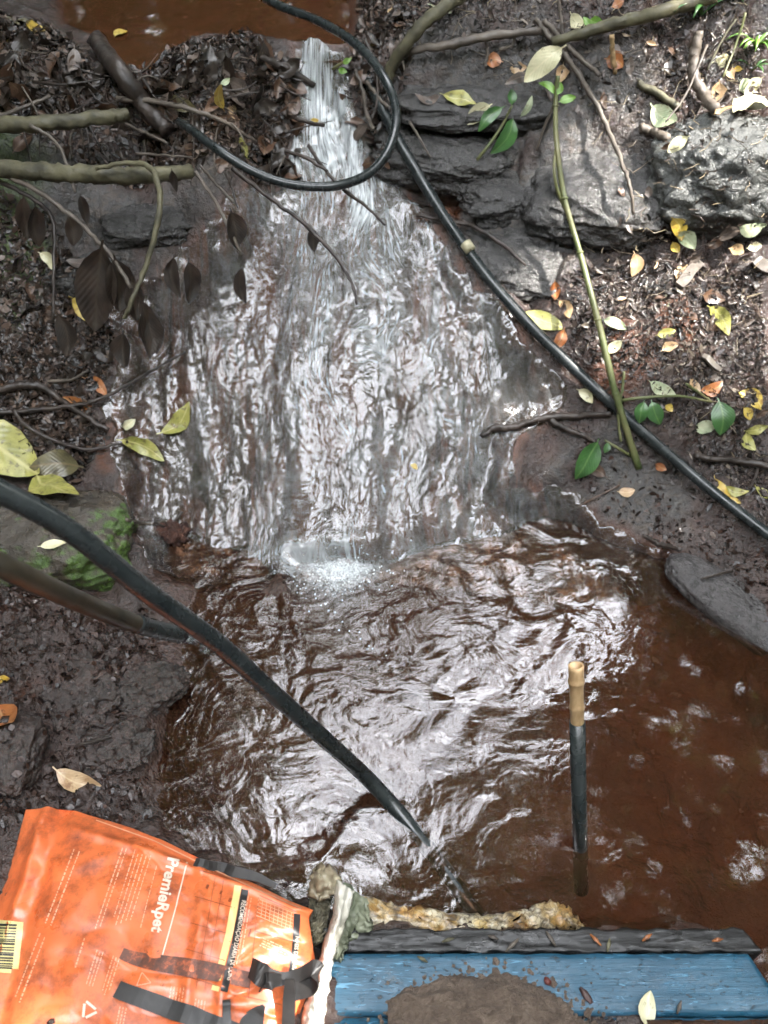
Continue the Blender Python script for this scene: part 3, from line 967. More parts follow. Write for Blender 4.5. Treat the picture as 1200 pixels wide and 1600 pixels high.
# upright pipe with bamboo plug
pb, pt = atz(908, 1392, -0.10), atz(900, 1040, 0.345)
ax = (pt - pb) / np.linalg.norm(pt - pb)
mid = pb + (pt - pb) * 0.775
bp = empty('pipe_stub', pb, 'black pipe standing in the pool with a bamboo plug in its top', 'pipe')
child(link('pipe', tube_mesh('pipe', [pb, pb + (mid - pb) * .5, mid], 0.0128, 18, hollow=True), M['hose']), bp)
L_ = np.linalg.norm(pt - mid)
bpts, br = [], []
for f, r_ in ((-0.2, 0.0108), (0.0, 0.0110), (0.22, 0.0112), (0.25, 0.0122), (0.28, 0.0126), (0.31, 0.0118), (0.36, 0.0110), (0.6, 0.0110), (0.68, 0.0116), (0.71, 0.0134), (0.74, 0.0136), (0.77, 0.0122), (0.8, 0.0118), (0.94, 0.0122), (1.0, 0.0124)):
    bpts.append(mid + ax * L_ * f)
    br.append(r_)
m_ = tube_mesh('bamboo_plug', bpts, 0.011, 18, hollow=True)
# follow the node profile
vs = np.array([v.co[:] for v in m_.vertices])
for i, (c, r_) in enumerate(zip(bpts, br)):
    for k in range(18):
        j = i * 18 + k
        d = vs[j] - c
        vs[j] = c + d * (r_ / 0.011)
m_.vertices.foreach_set('co', vs.reshape(-1).astype(np.float32))
child(link('bamboo_plug', m_, M['bamboo']), bp)

# ------------------------------------------------------------------ leaves
def leaf_mesh(L, Wd, curl=0.15, fold=0.18, seed=0, wave=0.04, stalk=True, tip=1.0, ragged=0.0):
    rs = np.random.default_rng(seed)
    S = np.array([0.0, 0.10, 0.14, 0.24, 0.38, 0.54, 0.70, 0.84, 0.94, 1.0]) if stalk else np.array([0, 0.04, 0.10, 0.22, 0.38, 0.54, 0.70, 0.84, 0.94, 1.0])
    u = np.clip((S - S[1]) / (1 - S[1]), 0, 1)
    wid = np.sin(np.pi * u ** (0.85 / tip)) ** 0.75
    wid[0] = 0.06; wid[1] = 0.07; wid[-1] = 0.03
    T = np.array([-1, -0.5, 0, 0.5, 1.0])
    P = np.zeros((len(S), 5, 3))
    UV = np.zeros((len(S), 5, 2))
    ph = rs.uniform(0, 6, 4)
    cx = rs.normal() * 0.10
    for i, s in enumerate(S):
        for j, t in enumerate(T):
            w = wid[i] * Wd / 2 * (1 + ragged * rs.normal() * (abs(t) > 0.9))
            P[i, j, 0] = L * s
            P[i, j, 1] = t * w + cx * L * math.sin(math.pi * s) 
            P[i, j, 2] = curl * L * (s - 0.5) ** 2 * 2 + fold * abs(t) * w + wave * L * math.sin(7 * s + ph[0] + 1.5 * t) * wid[i] + wave * 0.6 * L * math.sin(13 * s + ph[1]) * t * wid[i]
            UV[i, j] = (s, 0.5 + 0.5 * t * max(wid[i], 0.25))
    m = grid_mesh('leaf', P)
    l = m.uv_layers.new(name='blade')
    li = np.zeros(len(m.loops), np.int32)
    m.loops.foreach_get('vertex_index', li)
    l.data.foreach_set('uv', UV.reshape(-1, 2)[li].reshape(-1).astype(np.float32))
    return m


def place(o, A, B, nrm):
    A, B, nrm = np.array(A), np.array(B), np.array(nrm)
    x = (B - A) / np.linalg.norm(B - A)
    z = nrm - x * (nrm @ x)
    z /= np.linalg.norm(z)
    y = np.cross(z, x)
    o.matrix_world = Matrix(((x[0], y[0], z[0], A[0]), (x[1], y[1], z[1], A[1]), (x[2], y[2], z[2], A[2]), (0, 0, 0, 1)))


LEAF_N = [0]


def leaf(p, ratio, mat, label, name='fallen_leaf', cat='leaf', lift=0.006, group='fallen leaves', curl=0.12, fold=0.16, roll=0.0, zz=None, ragged=0.0, wave=0.03):
    """p = (x0, y0, x1, y1): stalk end and tip in the photograph, resting on the surface there"""
    LEAF_N[0] += 1
    sd = LEAF_N[0]
    if zz is None:
        A, B = hit(p[0], p[1], lift), hit(p[2], p[3], lift)
        n = normal_at((A + B) / 2, 0.03) + np.array([0, -0.15, 0]) + np.random.default_rng(sd).normal(size=3) * 0.12
    else:
        A, B = atz(p[0], p[1], zz[0]), atz(p[2], p[3], zz[1])
        n = CAMP - A + np.random.default_rng(sd).normal(size=3) * 0.5
    n = n / np.linalg.norm(n)
    L = np.linalg.norm(B - A)
    o = link(name, leaf_mesh(L, L * ratio, curl, fold, sd, wave, ragged=ragged), M['blade_' + mat])
    if roll:
        ax_ = (B - A) / L
        n = np.array(Matrix.Rotation(R(roll), 3, Vector(ax_)) @ Vector(n))
    place(o, A, B, n)
    return tag(o, label, cat, group) if cat else o


LV = [
 ((687, 151, 744, 168), .38, 'lime', 'narrow yellow leaf on the wet slab right of the fall'),
 ((690, 152, 648, 152), .36, 'grey', 'pinkish grey leaf touching the stalk of the yellow slab leaf'),
 ((770, 162, 727, 194), .5, 'cream', 'whitish wrinkled leaf half under a green leaf on the slab'),
 ((786, 98, 758, 99), .8, 'orange', 'small orange leaf under the dark overhang at the top'),
 ((945, 92, 975, 104), .8, 'orange', 'orange brown leaf behind the upright white stick'),
 ((1018, 163, 1060, 190), .6, 'pale', 'oval pale green leaf above the cream leaf on the right bank'),
 ((1078, 212, 1043, 238), .55, 'cream', 'cream yellow oval leaf above the big grey boulder'),
 ((1078, 118, 1096, 116), .8, 'yellow', 'tiny orange yellow leaf on the short upright log'),
 ((1112, 98, 1146, 106), .7, 'cream', 'bright white cream leaf in the sunlit litter'),
 ((1148, 126, 1184, 142), .5, 'pale', 'curled pale green leaf right of the short log'),
 ((1196, 150, 1158, 172), .4, 'cream', 'long cream leaf lying above the big boulder'),
 ((1145, 112, 1160, 108), .6, 'yellow', 'small yellow piece of leaf beside the bright cream leaf'),
 ((1048, 338, 1064, 374), .55, 'yellow', 'yellow leaf standing beside an oval pale green leaf'),
 ((1050, 375, 1060, 392), .6, 'yellow', 'small yellow leaf tucked under the oval pale green leaf'),
 ((1058, 358, 1086, 384), .62, 'pale', 'oval pale green leaf lying on two yellow leaves'),
 ((990, 392, 988, 432), .55, 'tan', 'tan and white leaf below the dark boulder'),
 ((1152, 352, 1198, 350), .45, 'pale', 'pale leaf at the right edge below the big boulder'),
 ((1120, 378, 1160, 362), .55, 'grey', 'grey brown leaf beside the pale leaf at the right edge'),
 ((1138, 388, 1162, 394), .6, 'tan', 'crumpled tan leaf scrap near the right edge'),
 ((1166, 388, 1190, 384), .6, 'cream', 'cream leaf scrap at the right edge'),
 ((1018, 464, 1072, 478), .34, 'cream', 'rolled cream yellow leaf with a brown stalk end'),
 ((1102, 476, 1136, 522), .42, 'lime', 'bright lime yellow leaf on the right bank'),
 ((1092, 462, 1128, 470), .5, 'brown', 'reddish brown leaf behind the bright lime yellow leaf'),
 ((814, 484, 884, 512), .36, 'lime', 'long speckled lime leaf touching the long black hose'),
 ((868, 438, 868, 470), .5, 'orange', 'orange brown leaf standing by the sapling stem'),
 ((872, 468, 892, 498), .5, 'tan', 'pinkish tan leaf above the long speckled lime leaf'),
 ((882, 512, 864, 546), .5, 'orange', 'brown leaf with a tan edge below the speckled lime leaf'),
 ((940, 498, 980, 514), .4, 'pale', 'dull pale leaf crossing under the sapling stem'),
 ((974, 532, 946, 552), .5, 'cream', 'curled cream leaf beside the sapling stem'),
 ((1024, 524, 1056, 516), .5, 'lime', 'small pale yellow pair of leaf scraps in mid bank'),
 ((903, 608, 928, 630), .5, 'cream', 'small cream leaf pressed against the long hose'),
 ((1012, 594, 1054, 616), .42, 'pale', 'pale lime leaf above the thin green runner'),
 ((1092, 610, 1130, 596), .5, 'orange', 'pointed rust brown leaf at the end of the runner'),
 ((1075, 592, 1092, 612), .5, 'tan', 'small tan leaf beside the pointed rust leaf'),
 ((1150, 612, 1192, 640), .5, 'yellow', 'bright yellow curled leaf near the right edge'),
 ((1160, 636, 1172, 656), .6, 'yellow', 'small yellow leaf under the bright yellow curled leaf'),
 ((1038, 632, 1050, 642), .7, 'yellow', 'tiny yellow leaf beside the pair of green leaves'),
 ((1083, 672, 1120, 664), .6, 'pale', 'pale leaf under the large dark green leaf'),
 ((948, 746, 915, 732), .5, 'brown', 'red brown leaf behind the hanging green leaf'),
 ((1160, 672, 1198, 664), .4, 'lime', 'lime leaf at the right edge above the dark stick'),
 ((1164, 674, 1178, 704), .6, 'lime', 'wilted olive lime leaf above the dark stick'),
 ((1116, 742, 1158, 786), .35, 'yellow', 'long yellow leaf under the dark stick'),
 ((1132, 758, 1170, 768), .4, 'lime', 'lime leaf crossing the long yellow leaf'),
 ((1176, 762, 1204, 782), .5, 'lime', 'pale lime leaf at the right edge below the dark stick'),
 ((1022, 724, 1040, 734), .6, 'orange', 'small red brown leaf below the long hose'),
 ((964, 768, 992, 766), .6, 'tan', 'pinkish leaf on the muddy flat'),
 ((893, 20, 916, 42), .6, 'cream', 'white leaf at the top beside a bright green one'),
 ((955, 12, 975, 2), .7, 'orange', 'orange leaf at the top edge'),
 ((705, 22, 680, 14), .6, 'pale', 'pale green leaf below the arched branch at the top'),
 ((1115, 180, 1150, 165), .5, 'tan', 'tan leaf on top of the big boulder'),
 ((1190, 120, 1160, 150), .5, 'cream', 'cream leaf above the boulder at the right edge'),
 ((1180, 655, 1200, 640), .4, 'brown', 'brown leaf at the right edge beside the yellow leaf'),
 ((82, 1198, 158, 1228), .40, 'tan', 'wet tan leaf with yellow edge above the orange bag'),
 ((-2, 1105, 24, 1138), .6, 'orange', 'orange brown leaf at the left edge above the bag'),
 ((0, 1058, 14, 1066), .7, 'yellow', 'tiny yellow leaf at the left edge above the bag'),
 ((60, 856, 106, 849), .34, 'cream', 'slim cream leaf lying on the mossy rock'),
 ((-70, 664, 62, 744), .58, 'lime', 'big yellow leaf at the left edge above the thick hose'),
 ((132, 730, 48, 730), .55, 'olive', 'big ribbed brown leaf beside the big yellow leaf'),
 ((56, 742, 124, 778), .42, 'lime', 'rolled grey and lime leaf below the big yellow leaf'),
 ((248, 680, 299, 630), .38, 'lime', 'lime leaf floating on the left of the cascade'),
 ((182, 687, 256, 720), .34, 'lime', 'ragged lime leaf floating left of the cascade'),
 ((186, 668, 208, 656), .5, 'cream', 'tiny cream leaf above the ragged floating leaf'),
 ((128, 590, 168, 620), .38, 'orange', 'orange leaf lying across the twig on the left bank'),
 ((148, 634, 103, 620), .5, 'orange', 'broad orange brown leaf under the twig on the left bank'),
 ((152, 556, 168, 559), .7, 'yellow', 'tiny bright yellow leaf on the left bank'),
 ((112, 462, 152, 506), .6, 'yellow', 'yellow and brown leaf below the hanging dead leaves'),
 ((60, 394, 88, 424), .45, 'cream', 'cream yellow leaf near the moss on the left bank'),
 ((150, 404, 106, 410), .45, 'grey', 'pink brown leaf behind the hanging dead leaves'),
 ((-14, 72, 16, 62), .5, 'yellow', 'yellow leaf at the left edge by the upper pool'),
 ((54, 52, 74, 44), .5, 'yellow', 'small yellow leaf left of the upper pool'),
 ((178, 56, 198, 46), .6, 'yellow', 'small yellow leaf floating on the upper pool'),
 ((302, 172, 358, 166), .42, 'orange', 'shiny wet orange leaf on the debris dam'),
 ((374, 208, 390, 250), .3, 'lime', 'narrow lime leaf hanging on the debris dam'),
 ((262, 148, 308, 170), .42, 'olive', 'olive leaf lying behind the shiny orange leaf'),
 ((352, 180, 372, 200), .7, 'brown', 'brown leaf below the shiny wet orange leaf'),
 ((350, 172, 378, 186), .6, 'tan', 'broad tan leaf right of the shiny orange leaf'),
 ((20, 240, 50, 212), .5, 'brown', 'rusty brown leaf between the two pale branches'),
 ((22, 150, 60, 118), .7, 'grey', 'wide grey brown leaf near the left edge on the dam'),
 ((641, 726, 652, 733), .6, 'yellow', 'tiny yellow leaf riding on the cascade'),
 ((484, 186, 502, 192), .6, 'yellow', 'yellow leaf caught in the small waterfall'),
 ((1012, 1618, 1013, 1552), .42, 'cream', None),
]
for p, r_, m_, lab in LV:
    if lab:
        leaf(p, r_, m_, lab, curl=random.uniform(-0.15, 0.5), wave=random.uniform(0.03, 0.075), fold=0.05 if 'big' in lab else random.uniform(0.08, 0.45), lift=0.03 if 'big' in lab else 0.006, ragged=0.10 if 'ragged' in lab else 0.03)
leaf((350, 172, 344, 128), .32, 'yellow', 'yellow leaf standing upright on the debris dam', zz=(0.80, 0.86))
leaf((344, 132, 360, 122), .5, 'pale', 'small pale green leaf at the tip of the upright yellow leaf', zz=(0.86, 0.87))

# green leaves growing on the right bank
for i, (pts, lvs, lab) in enumerate([
    ([(745, 250), (765, 225), (785, 195), (800, 165)], [(790, 165, 748, 205, .36, 'green'), (806, 178, 770, 240, .42, 'green'), (800, 165, 800, 138, .6, 'green'), (812, 185, 832, 150, .3, 'pale')], 'small green seedling on the wet slab beside the whitish leaf'),
    ([(958, 628), (1000, 622), (1060, 619), (1112, 628)], [(1008, 625, 1000, 662, .6, 'green'), (1018, 625, 1032, 664, .6, 'green'), (1122, 622, 1126, 680, .62, 'green')], 'thin green runner with dark green leaves on the right bank'),
    ([(985, 712), (965, 700), (945, 688)], [(940, 686, 902, 750, .52, 'green'), (950, 690, 945, 708, .6, 'green')], 'short green shoot with a hanging leaf below the long hose'),
    ([(915, 60), (920, 45), (930, 25)], [(920, 30, 942, 38, .75, 'fresh'), (925, 42, 912, 26, .5, 'fresh')], 'bright green seedling at the top beside a white leaf'),
    ([(520, 108), (535, 98), (550, 90)], [(535, 100, 548, 92, .6, 'fresh'), (528, 108, 542, 112, .6, 'fresh')], 'tiny green sprig just right of the waterfall lip'),
]):
    w = on_path(pts, [0.01] + [0.035] * (len(pts) - 1))
    s_ = empty('seedling', w[0], lab, 'plant', 'green seedlings on the right bank')
    child(link('stem', tube_mesh('stem', catmull(w, 5), [0.004, 0.0025], 6), M['stem']), s_)
    for a in lvs:
        o = leaf(a[:4], a[4], a[5], None, name='leaf_blade', cat=None, lift=0.045, fold=0.2, curl=-0.2)
        child(o, s_)

# leaning sapling
sp_pts = [(872, 118), (868, 165), (870, 225), (882, 310), (906, 395), (934, 500), (962, 615), (998, 732)]
sw = on_path(sp_pts, [0.14, 0.12, 0.10, 0.085, 0.075, 0.065, 0.06, 0.0])
sp = empty('sapling', sw[-1], 'leaning green sapling stem crossing over the long black hose', 'plant')
child(link('stem', tube_mesh('stem', catmull(sw, 8), [0.0045, 0.0055, 0.006, 0.0065, 0.0075, 0.008], 10, rough=0.05), M['stem']), sp)
for k in (1, 3, 4, 5, 6):
    child(link('node', tube_mesh('node', [sw[k] - (sw[k] - sw[k - 1]) * 0.03, sw[k], sw[k] + (sw[k] - sw[k - 1]) * 0.03], [0.006, 0.0092, 0.006], 10), M['stem']), sp)
side_ = on_path([(892, 345), (872, 300), (866, 265), (868, 235)], [0.07, 0.085, 0.09, 0.09])
child(link('side_shoot', tube_mesh('side_shoot', catmull(side_, 6), [0.0045, 0.003], 7), M['stem']), sp)
side_ = on_path([(868, 160), (852, 195), (838, 235)], [0.12, 0.10, 0.06])
child(link('side_shoot', tube_mesh('side_shoot', catmull(side_, 6), [0.0035, 0.0025], 7), M['bark_grey']), sp)
for a in [(884, 70, 818, 128, .46, 'cream', .15), (870, 150, 876, 128, .5, 'fresh', .13), (872, 160, 900, 152, .5, 'fresh', .13), (868, 150, 842, 130, .3, 'fresh', .13), (838, 120, 788, 132, .3, 'grey', .08)]:
    o = leaf(a[:4], a[4], a[5], None, name='leaf_blade', cat=None, lift=a[6], wave=0.05)
    child(o, sp)

# ------------------------------------------------------------------ branches and twigs
def stick(pts, lift, rad, mat, label, name='twig', cat='twig', group='twigs and branches', zz=None, sides=8, rough=0.10, n=7):
    w = px_path([(p[0], p[1], z) for p, z in zip(pts, zz)]) if zz is not None else on_path(pts, lift)
    c = catmull(w, n)
    rs = np.random.default_rng(int(abs(pts[0][0] * 7 + pts[0][1])))
    c[1:-1] += rs.normal(size=(len(c) - 2, 3)) * min(np.mean(rad) * 0.2, 0.0011)
    o = link(name, tube_mesh(name, c, rad, sides, rough=rough, seed=int(pts[0][0] + 999)), M[mat])
    return tag(o, label, cat, group)


BR = dict(name='branch', cat='branch', group='branches over the stream')
stick([(-40, 197), (60, 193), (160, 184), (200, 178)], 0, [0.0165, 0.015, 0.012], 'bark_pale', 'upper pale lichen covered branch at the left edge', zz=[0.72, 0.72, 0.71, 0.70], sides=14, n=12, **BR)
stick([(-40, 262), (60, 268), (140, 272), (230, 274), (300, 268)], 0, [0.0185, 0.018, 0.017, 0.014], 'bark_pale', 'lower pale lichen covered branch at the left edge', zz=[0.66, 0.66, 0.655, 0.65, 0.63], sides=14, n=12, **BR)
stick([(605, 140), (612, 105), (640, 62), (672, 28), (722, -8)], [0.02, 0.06, 0.09, 0.09, 0.05], [0.010, 0.013, 0.014, 0.015], 'bark_pale', 'arched mossy branch at the top right of the waterfall', sides=12, **BR)
stick([(640, 80), (700, 70), (770, 57), (845, 48)], [0.05, 0.07, 0.08, 0.07], [0.008, 0.010, 0.008], 'bark_grey', 'pale horizontal branch along the top of the dark overhang', sides=10, **BR)
stick([(862, 66), (930, 46), (1000, 27), (1060, 10), (1120, -8)], 0.07, [0.009, 0.013, 0.014, 0.015], 'bark_pale', 'green brown branch rising to the top right corner', sides=12, **BR)
stick([(1092, 50), (1086, 85), (1084, 118), (1100, 150), (1118, 172)], [0.06, 0.05, 0.04, 0.03, 0.02], [0.010, 0.012, 0.013, 0.011], 'bark_grey', 'short thick upright log on the right bank', sides=12, **BR)
stick([(150, 62), (185, 110), (222, 160), (262, 205)], [0.03, 0.05, 0.05, 0.04], [0.020, 0.022, 0.018], 'bark_dark', 'dark wet log sloping across the debris dam', sides=12, **BR)
stick([(405, 88), (450, 108), (492, 134)], [0.02, 0.02, 0.03], [0.008, 0.010, 0.006], 'bark_dark', 'dark stick lying across the lip of the waterfall', **BR)

TW = [
 ([(150, 264), (195, 255), (232, 260), (249, 295), (246, 350), (226, 420), (203, 475), (194, 498)], None, [.004, .006, .0055, .004], 'bark_pale', 'pale bent vine drooping from the lower branch', [.68, .69, .69, .67, .62, .55, .50, .47]),
 ([(-20, 258), (60, 300), (125, 350), (172, 398), (205, 450)], None, [.006, .005, .004], 'bark_grey', 'grey twig descending from the left edge with dead leaves', [.66, .63, .58, .54, .49]),
 ([(-20, 275), (50, 310), (82, 345), (84, 420), (83, 500)], None, [.005, .004, .003], 'bark_dark', 'thin dark twig hanging down at the left', [.64, .61, .57, .50, .42]),
 ([(-10, 186), (35, 168), (78, 150)], .06, [.005, .004], 'bark_grey', 'straight grey twig above the upper pale branch', None),
 ([(46, 196), (80, 215), (100, 245), (118, 300)], None, [.004, .003], 'bark_grey', 'curved grey twig hanging over the upper pale branch', [.73, .71, .68, .63]),
 ([(182, 154), (250, 160), (310, 175), (352, 192), (400, 222)], .06, [.006, .005, .004], 'bark_grey', 'long pale twig lying over the debris dam', None),
 ([(196, 194), (228, 208), (262, 224)], .08, [.004, .003], 'bark_grey', 'short grey twig in front of the dark hollow', None),
 ([(212, 240), (260, 243), (300, 246)], .10, [.003, .002], 'bark_grey', 'thin horizontal twig at the hollow', None),
 ([(305, 268), (330, 305), (352, 345), (378, 398)], None, [.004, .003], 'bark_grey', 'thin twig dangling left of the cascade top', [.66, .62, .58, .52]),
 ([(312, 258), (340, 290), (370, 320)], None, [.003, .0025], 'bark_grey', 'short thin twig dangling below the loop hose', [.67, .63, .60]),
 ([(352, 268), (362, 295), (372, 325)], None, [.003, .002], 'bark_dark', 'dark thin twig dangling below the loop hose', [.66, .63, .60]),
 ([(362, 262), (420, 308), (470, 345), (520, 395), (548, 440), (558, 476)], None, [.005, .004, .0025], 'bark_dark', 'long dark twig reaching over the cascade', [.68, .63, .60, .56, .52, .49]),
 ([(482, 228), (505, 262), (540, 298), (575, 325), (602, 352)], None, [.004, .004, .0025], 'bark_dark', 'dark twig crossing the foot of the waterfall', [.68, .66, .63, .60, .57]),
 ([(445, 235), (480, 248), (512, 268)], None, [.004, .003], 'bark_dark', 'short dark twig over the left of the waterfall', [.72, .70, .68]),
 ([(462, 184), (485, 192), (506, 196)], None, [.005, .004], 'bark_dark', 'small dark stick caught in the waterfall', [.71, .70, .69]),
 ([(555, 108), (566, 140), (572, 175), (583, 202)], .05, [.004, .005, .004], 'bark_grey', 'grey root hanging right of the waterfall', None),
 ([(572, 126), (588, 148), (606, 168)], .05, [.005, .004], 'bark_grey', 'short grey root behind the hose loop', None),
 ([(570, 60), (585, 100), (590, 150), (582, 185)], .06, [.004, .003], 'bark_dark', 'thin dark root right of the waterfall lip', None),
 ([(625, 55), (628, 90), (632, 110)], .05, [.003, .002], 'bark_grey', 'thin root dangling from the top bank', None),
 ([(758, 55), (762, 85), (758, 105)], .04, [.004, .003], 'bark_grey', 'short pale root dangling in the dark overhang', None),
 ([(780, 78), (800, 70), (806, 45)], .05, [.004, .003], 'bark_grey', 'bent pale root in the dark overhang', None),
 ([(-10, 612), (30, 602), (62, 604), (92, 622), (140, 655), (170, 672)], .03, [.010, .009, .006, .005], 'bark_dark', 'thick forked twig on the left bank', None),
 ([(-10, 645), (40, 642), (110, 634), (160, 622), (215, 592), (290, 550)], .03, [.006, .005, .004, .0025], 'bark_dark', 'long thin twig pointing from the left bank over the water', None),
 ([(20, 640), (45, 668), (90, 690), (140, 702), (200, 690)], .03, [.005, .004, .003], 'bark_dark', 'curved thin twig ending beside the ragged floating leaf', None),
 ([(75, 596), (112, 593), (138, 578)], .02, [.004, .003], 'bark_grey', 'short twig above the orange leaves', None),
 ([(836, 30), (872, 72), (905, 118), (938, 175), (968, 245), (984, 290), (990, 335)], .05, [.007, .0065, .005, .003], 'bark_grey', 'long grey twig leaning over the dark boulder', None),
 ([(850, 32), (885, 70), (915, 98), (938, 118)], .06, [.006, .005], 'bark_grey', 'grey twig forking beside the long grey twig', None),
 ([(872, -5), (877, 35), (884, 80)], .06, [.004, .003], 'bark_grey', 'thin upright twig at the top above the sapling', None),
 ([(956, 54), (957, 82), (961, 114)], [.10, .06, .0], [.005, .006], 'bamboo', 'short upright white stick in the dark hollow', None),
 ([(1000, 200), (1022, 207), (1042, 216)], .012, [.010, .010], 'bark_grey', 'short thick piece of bark below the mossy stick', None),
 ([(996, 130), (1020, 142), (1062, 168)], .012, [.008, .009, .008], 'bark_pale', 'mossy stick left of the oval pale green leaf', None),
 ([(752, 682), (775, 668), (800, 668), (845, 654), (900, 650), (955, 646)], [.004, .012, .006, .012, .012, .02], [.005, .011, .007, .009, .006], 'bark_dark', 'dark wet root reaching into the right of the cascade', None),
 ([(852, 652), (878, 668), (905, 678), (930, 692)], .012, [.008, .007, .004], 'bark_dark', 'dark wet root fork under the hose', None),
 ([(1085, 712), (1120, 717), (1165, 722), (1220, 732)], .02, [.007, .008, .008], 'bark_dark', 'dark stick at the right edge above the hose', None),
 ([(1186, 728), (1178, 750), (1172, 762)], .02, [.003, .002], 'bark_dark', 'thin side twig of the dark stick at the right edge', None),
 ([(888, 800), (925, 780), (968, 758)], .006, [.002, .002], 'blade_brown', 'thin red brown straw on the muddy flat', None),
 ([(1005, 836), (1030, 850), (1065, 860)], .004, [.004, .006, .004], 'bark_dark', 'dark stick at the edge of the brown pool', None),
 ([(1095, 905), (1120, 898), (1145, 892)], .008, [.002, .003], 'bark_dark', 'thin dark twig touching the smooth pale stone', None),
 ([(975, 580), (972, 612), (966, 645), (970, 690)], .04, [.003, .003], 'stem', 'thin green stem beside the leaning sapling', None),
 ([(1072, 600), (1090, 612), (1112, 628)], .02, [.003, .0025], 'stem', 'short green twig by the pointed rust leaf', None),
 ([(198, 812), (225, 818), (258, 816)], .012, [.004, .004], 'bark_grey', 'short grey twig at the left foot of the cascade', None),
 ([(240, 815), (262, 822), (285, 800)], .015, [.003, .003], 'bark_dark', 'bent dark twig at the left foot of the cascade', None),
 ([(120, 1165), (150, 1158), (175, 1150)], .008, [.003, .003], 'bark_dark', 'small dark twig on the mud above the bag', None),
 ([(640, 190), (655, 215), (672, 245)], .03, [.003, .002], 'bark_grey', 'thin grey root beside the top of the long hose', None),
 ([(1040, 190), (1070, 150), (1105, 70)], .05, [.002, .0025], 'bark_grey', 'thin pale straw leaning on the right bank', None),
 ([(1130, 120), (1150, 70), (1165, 20)], .05, [.002, .0025], 'stem', 'thin green straw at the top right', None),
 ([(1105, 110), (1130, 60), (1150, 30)], .05, [.002, .002], 'bark_pale', 'thin pale straw at the top right', None),
 ([(720, 345), (760, 365), (800, 395), (822, 415)], .02, [.005, .005, .003], 'bark_dark', 'dark root on the sloping grey stone', None),
 ([(650, 335), (700, 345), (735, 352)], .015, [.005, .004], 'bark_dark', 'dark root under the long hose near the slab', None),
]
for pts, lift, rad, mat, lab, zz in TW:
    stick(pts, lift, rad, mat, lab, zz=zz)

# chips of charred wood
for (x0, y0, x1, y1, w_, lab) in [(1060, 446, 1096, 408, 0.026, 'flat charred wood chip on the right bank'), (1180, 405, 1206, 425, 0.03, 'grey wood chip at the right edge'),
                                  (1098, 555, 1125, 580, 0.014, 'small grey wood chip beside the pointed rust leaf')]:
    A, B = hit(x0, y0, 0.01), hit(x1, y1, 0.012)
    c = np.linspace(A, B, 6) + np.random.default_rng(int(x0)).normal(size=(6, 3)) * 0.0012
    tag(link('wood_chip', ribbon_mesh('wood_chip', c, [w_ * .8, w_, w_ * .9, w_ * .7], np.cross(B - A, normal_at(A)), 0.004), M['bark_grey'], smooth=False), lab, 'wood chip', 'wood chips')

# dead leaves hanging from the twigs on the left
HANG = [(38, 300, 44, 372), (54, 315, 60, 384), (104, 335, 114, 384), (124, 300, 136, 350), (162, 372, 150, 515), (176, 395, 186, 486), (274, 395, 282, 464), (292, 402, 294, 474),
        (358, 325, 368, 388), (380, 412, 384, 474), (486, 352, 491, 394), (194, 515, 198, 574), (212, 460, 232, 560), (88, 485, 104, 556), (226, 480, 244, 552), (268, 262, 276, 300), (206, 430, 214, 500)]
for i, a in enumerate(HANG):
    g0 = hit(a[0], a[1])[2]
    L = a[3] - a[1]
    leaf(a, 0.34 + 0.1 * (i % 3), 'dark', ['small', 'long', 'slim'][0 if L < 60 else 1 if L > 85 else 2] + ' dark dead leaf hanging limp from a twig left of the cascade', name='hanging_leaf', group='dead leaves hanging from the twigs',
         zz=(g0 + 0.10, g0 + 0.10 - L * 0.0013), fold=0.5, curl=0.1, wave=0.03)

# ------------------------------------------------------------------ debris dam: sodden leaves and sticks, one by one
def in_poly(n, poly, seed):
    rs = np.random.default_rng(seed)
    P = np.array(poly, float)
    lo, hi = P.min(0), P.max(0)
    out = []
    while len(out) < n:
        q = rs.uniform(lo, hi, (n * 3, 2))
        d = sdist(P, q[:, 0], q[:, 1])
        out += [tuple(v) for v in q[d < 0]]
    return out[:n]


DAM = [(-10, 70), (110, 60), (160, 110), (205, 140), (245, 130), (275, 88), (340, 70), (400, 78), (452, 92), (455, 200), (440, 285), (330, 262), (300, 250), (150, 180), (-10, 180)]
PROTO = [leaf_mesh(1.0, rng.uniform(0.32, 0.6), rng.uniform(-0.3, 0.5), rng.uniform(0.1, 0.5), 500 + i, 0.06, ragged=0.12) for i in range(10)]


def scatter_leaves(pts, size, mats, label, group, name, tilt, lift, seed):
    rs = np.random.default_rng(seed)
    for q in pts:
        A = hit(q[0], q[1], rs.uniform(*lift))
        n = normal_at(A, 0.03) + rs.normal(size=3) * tilt
        n /= np.linalg.norm(n)
        d = rs.normal(size=3)
        d -= n * (d @ n)
        d /= np.linalg.norm(d)
        L = rs.uniform(*size)
        mi = mats[rs.choice(len(mats))]
        key = (int(rs.integers(len(PROTO))), mi)
        if key not in PM:
            m2 = PROTO[key[0]].copy()
            m2.materials.append(M['blade_' + mi])
            m2.polygons.foreach_set('use_smooth', [True] * len(m2.polygons))
            PM[key] = m2
        o = bpy.data.objects.new(name, PM[key])
        COL.objects.link(o)
        place(o, A - d * L / 2, A + d * L / 2, n)
        o.scale = (L, L * rs.uniform(0.8, 1.2), L)
        tag(o, label % WORD[mi] if '%s' in label else label, 'leaf', group)


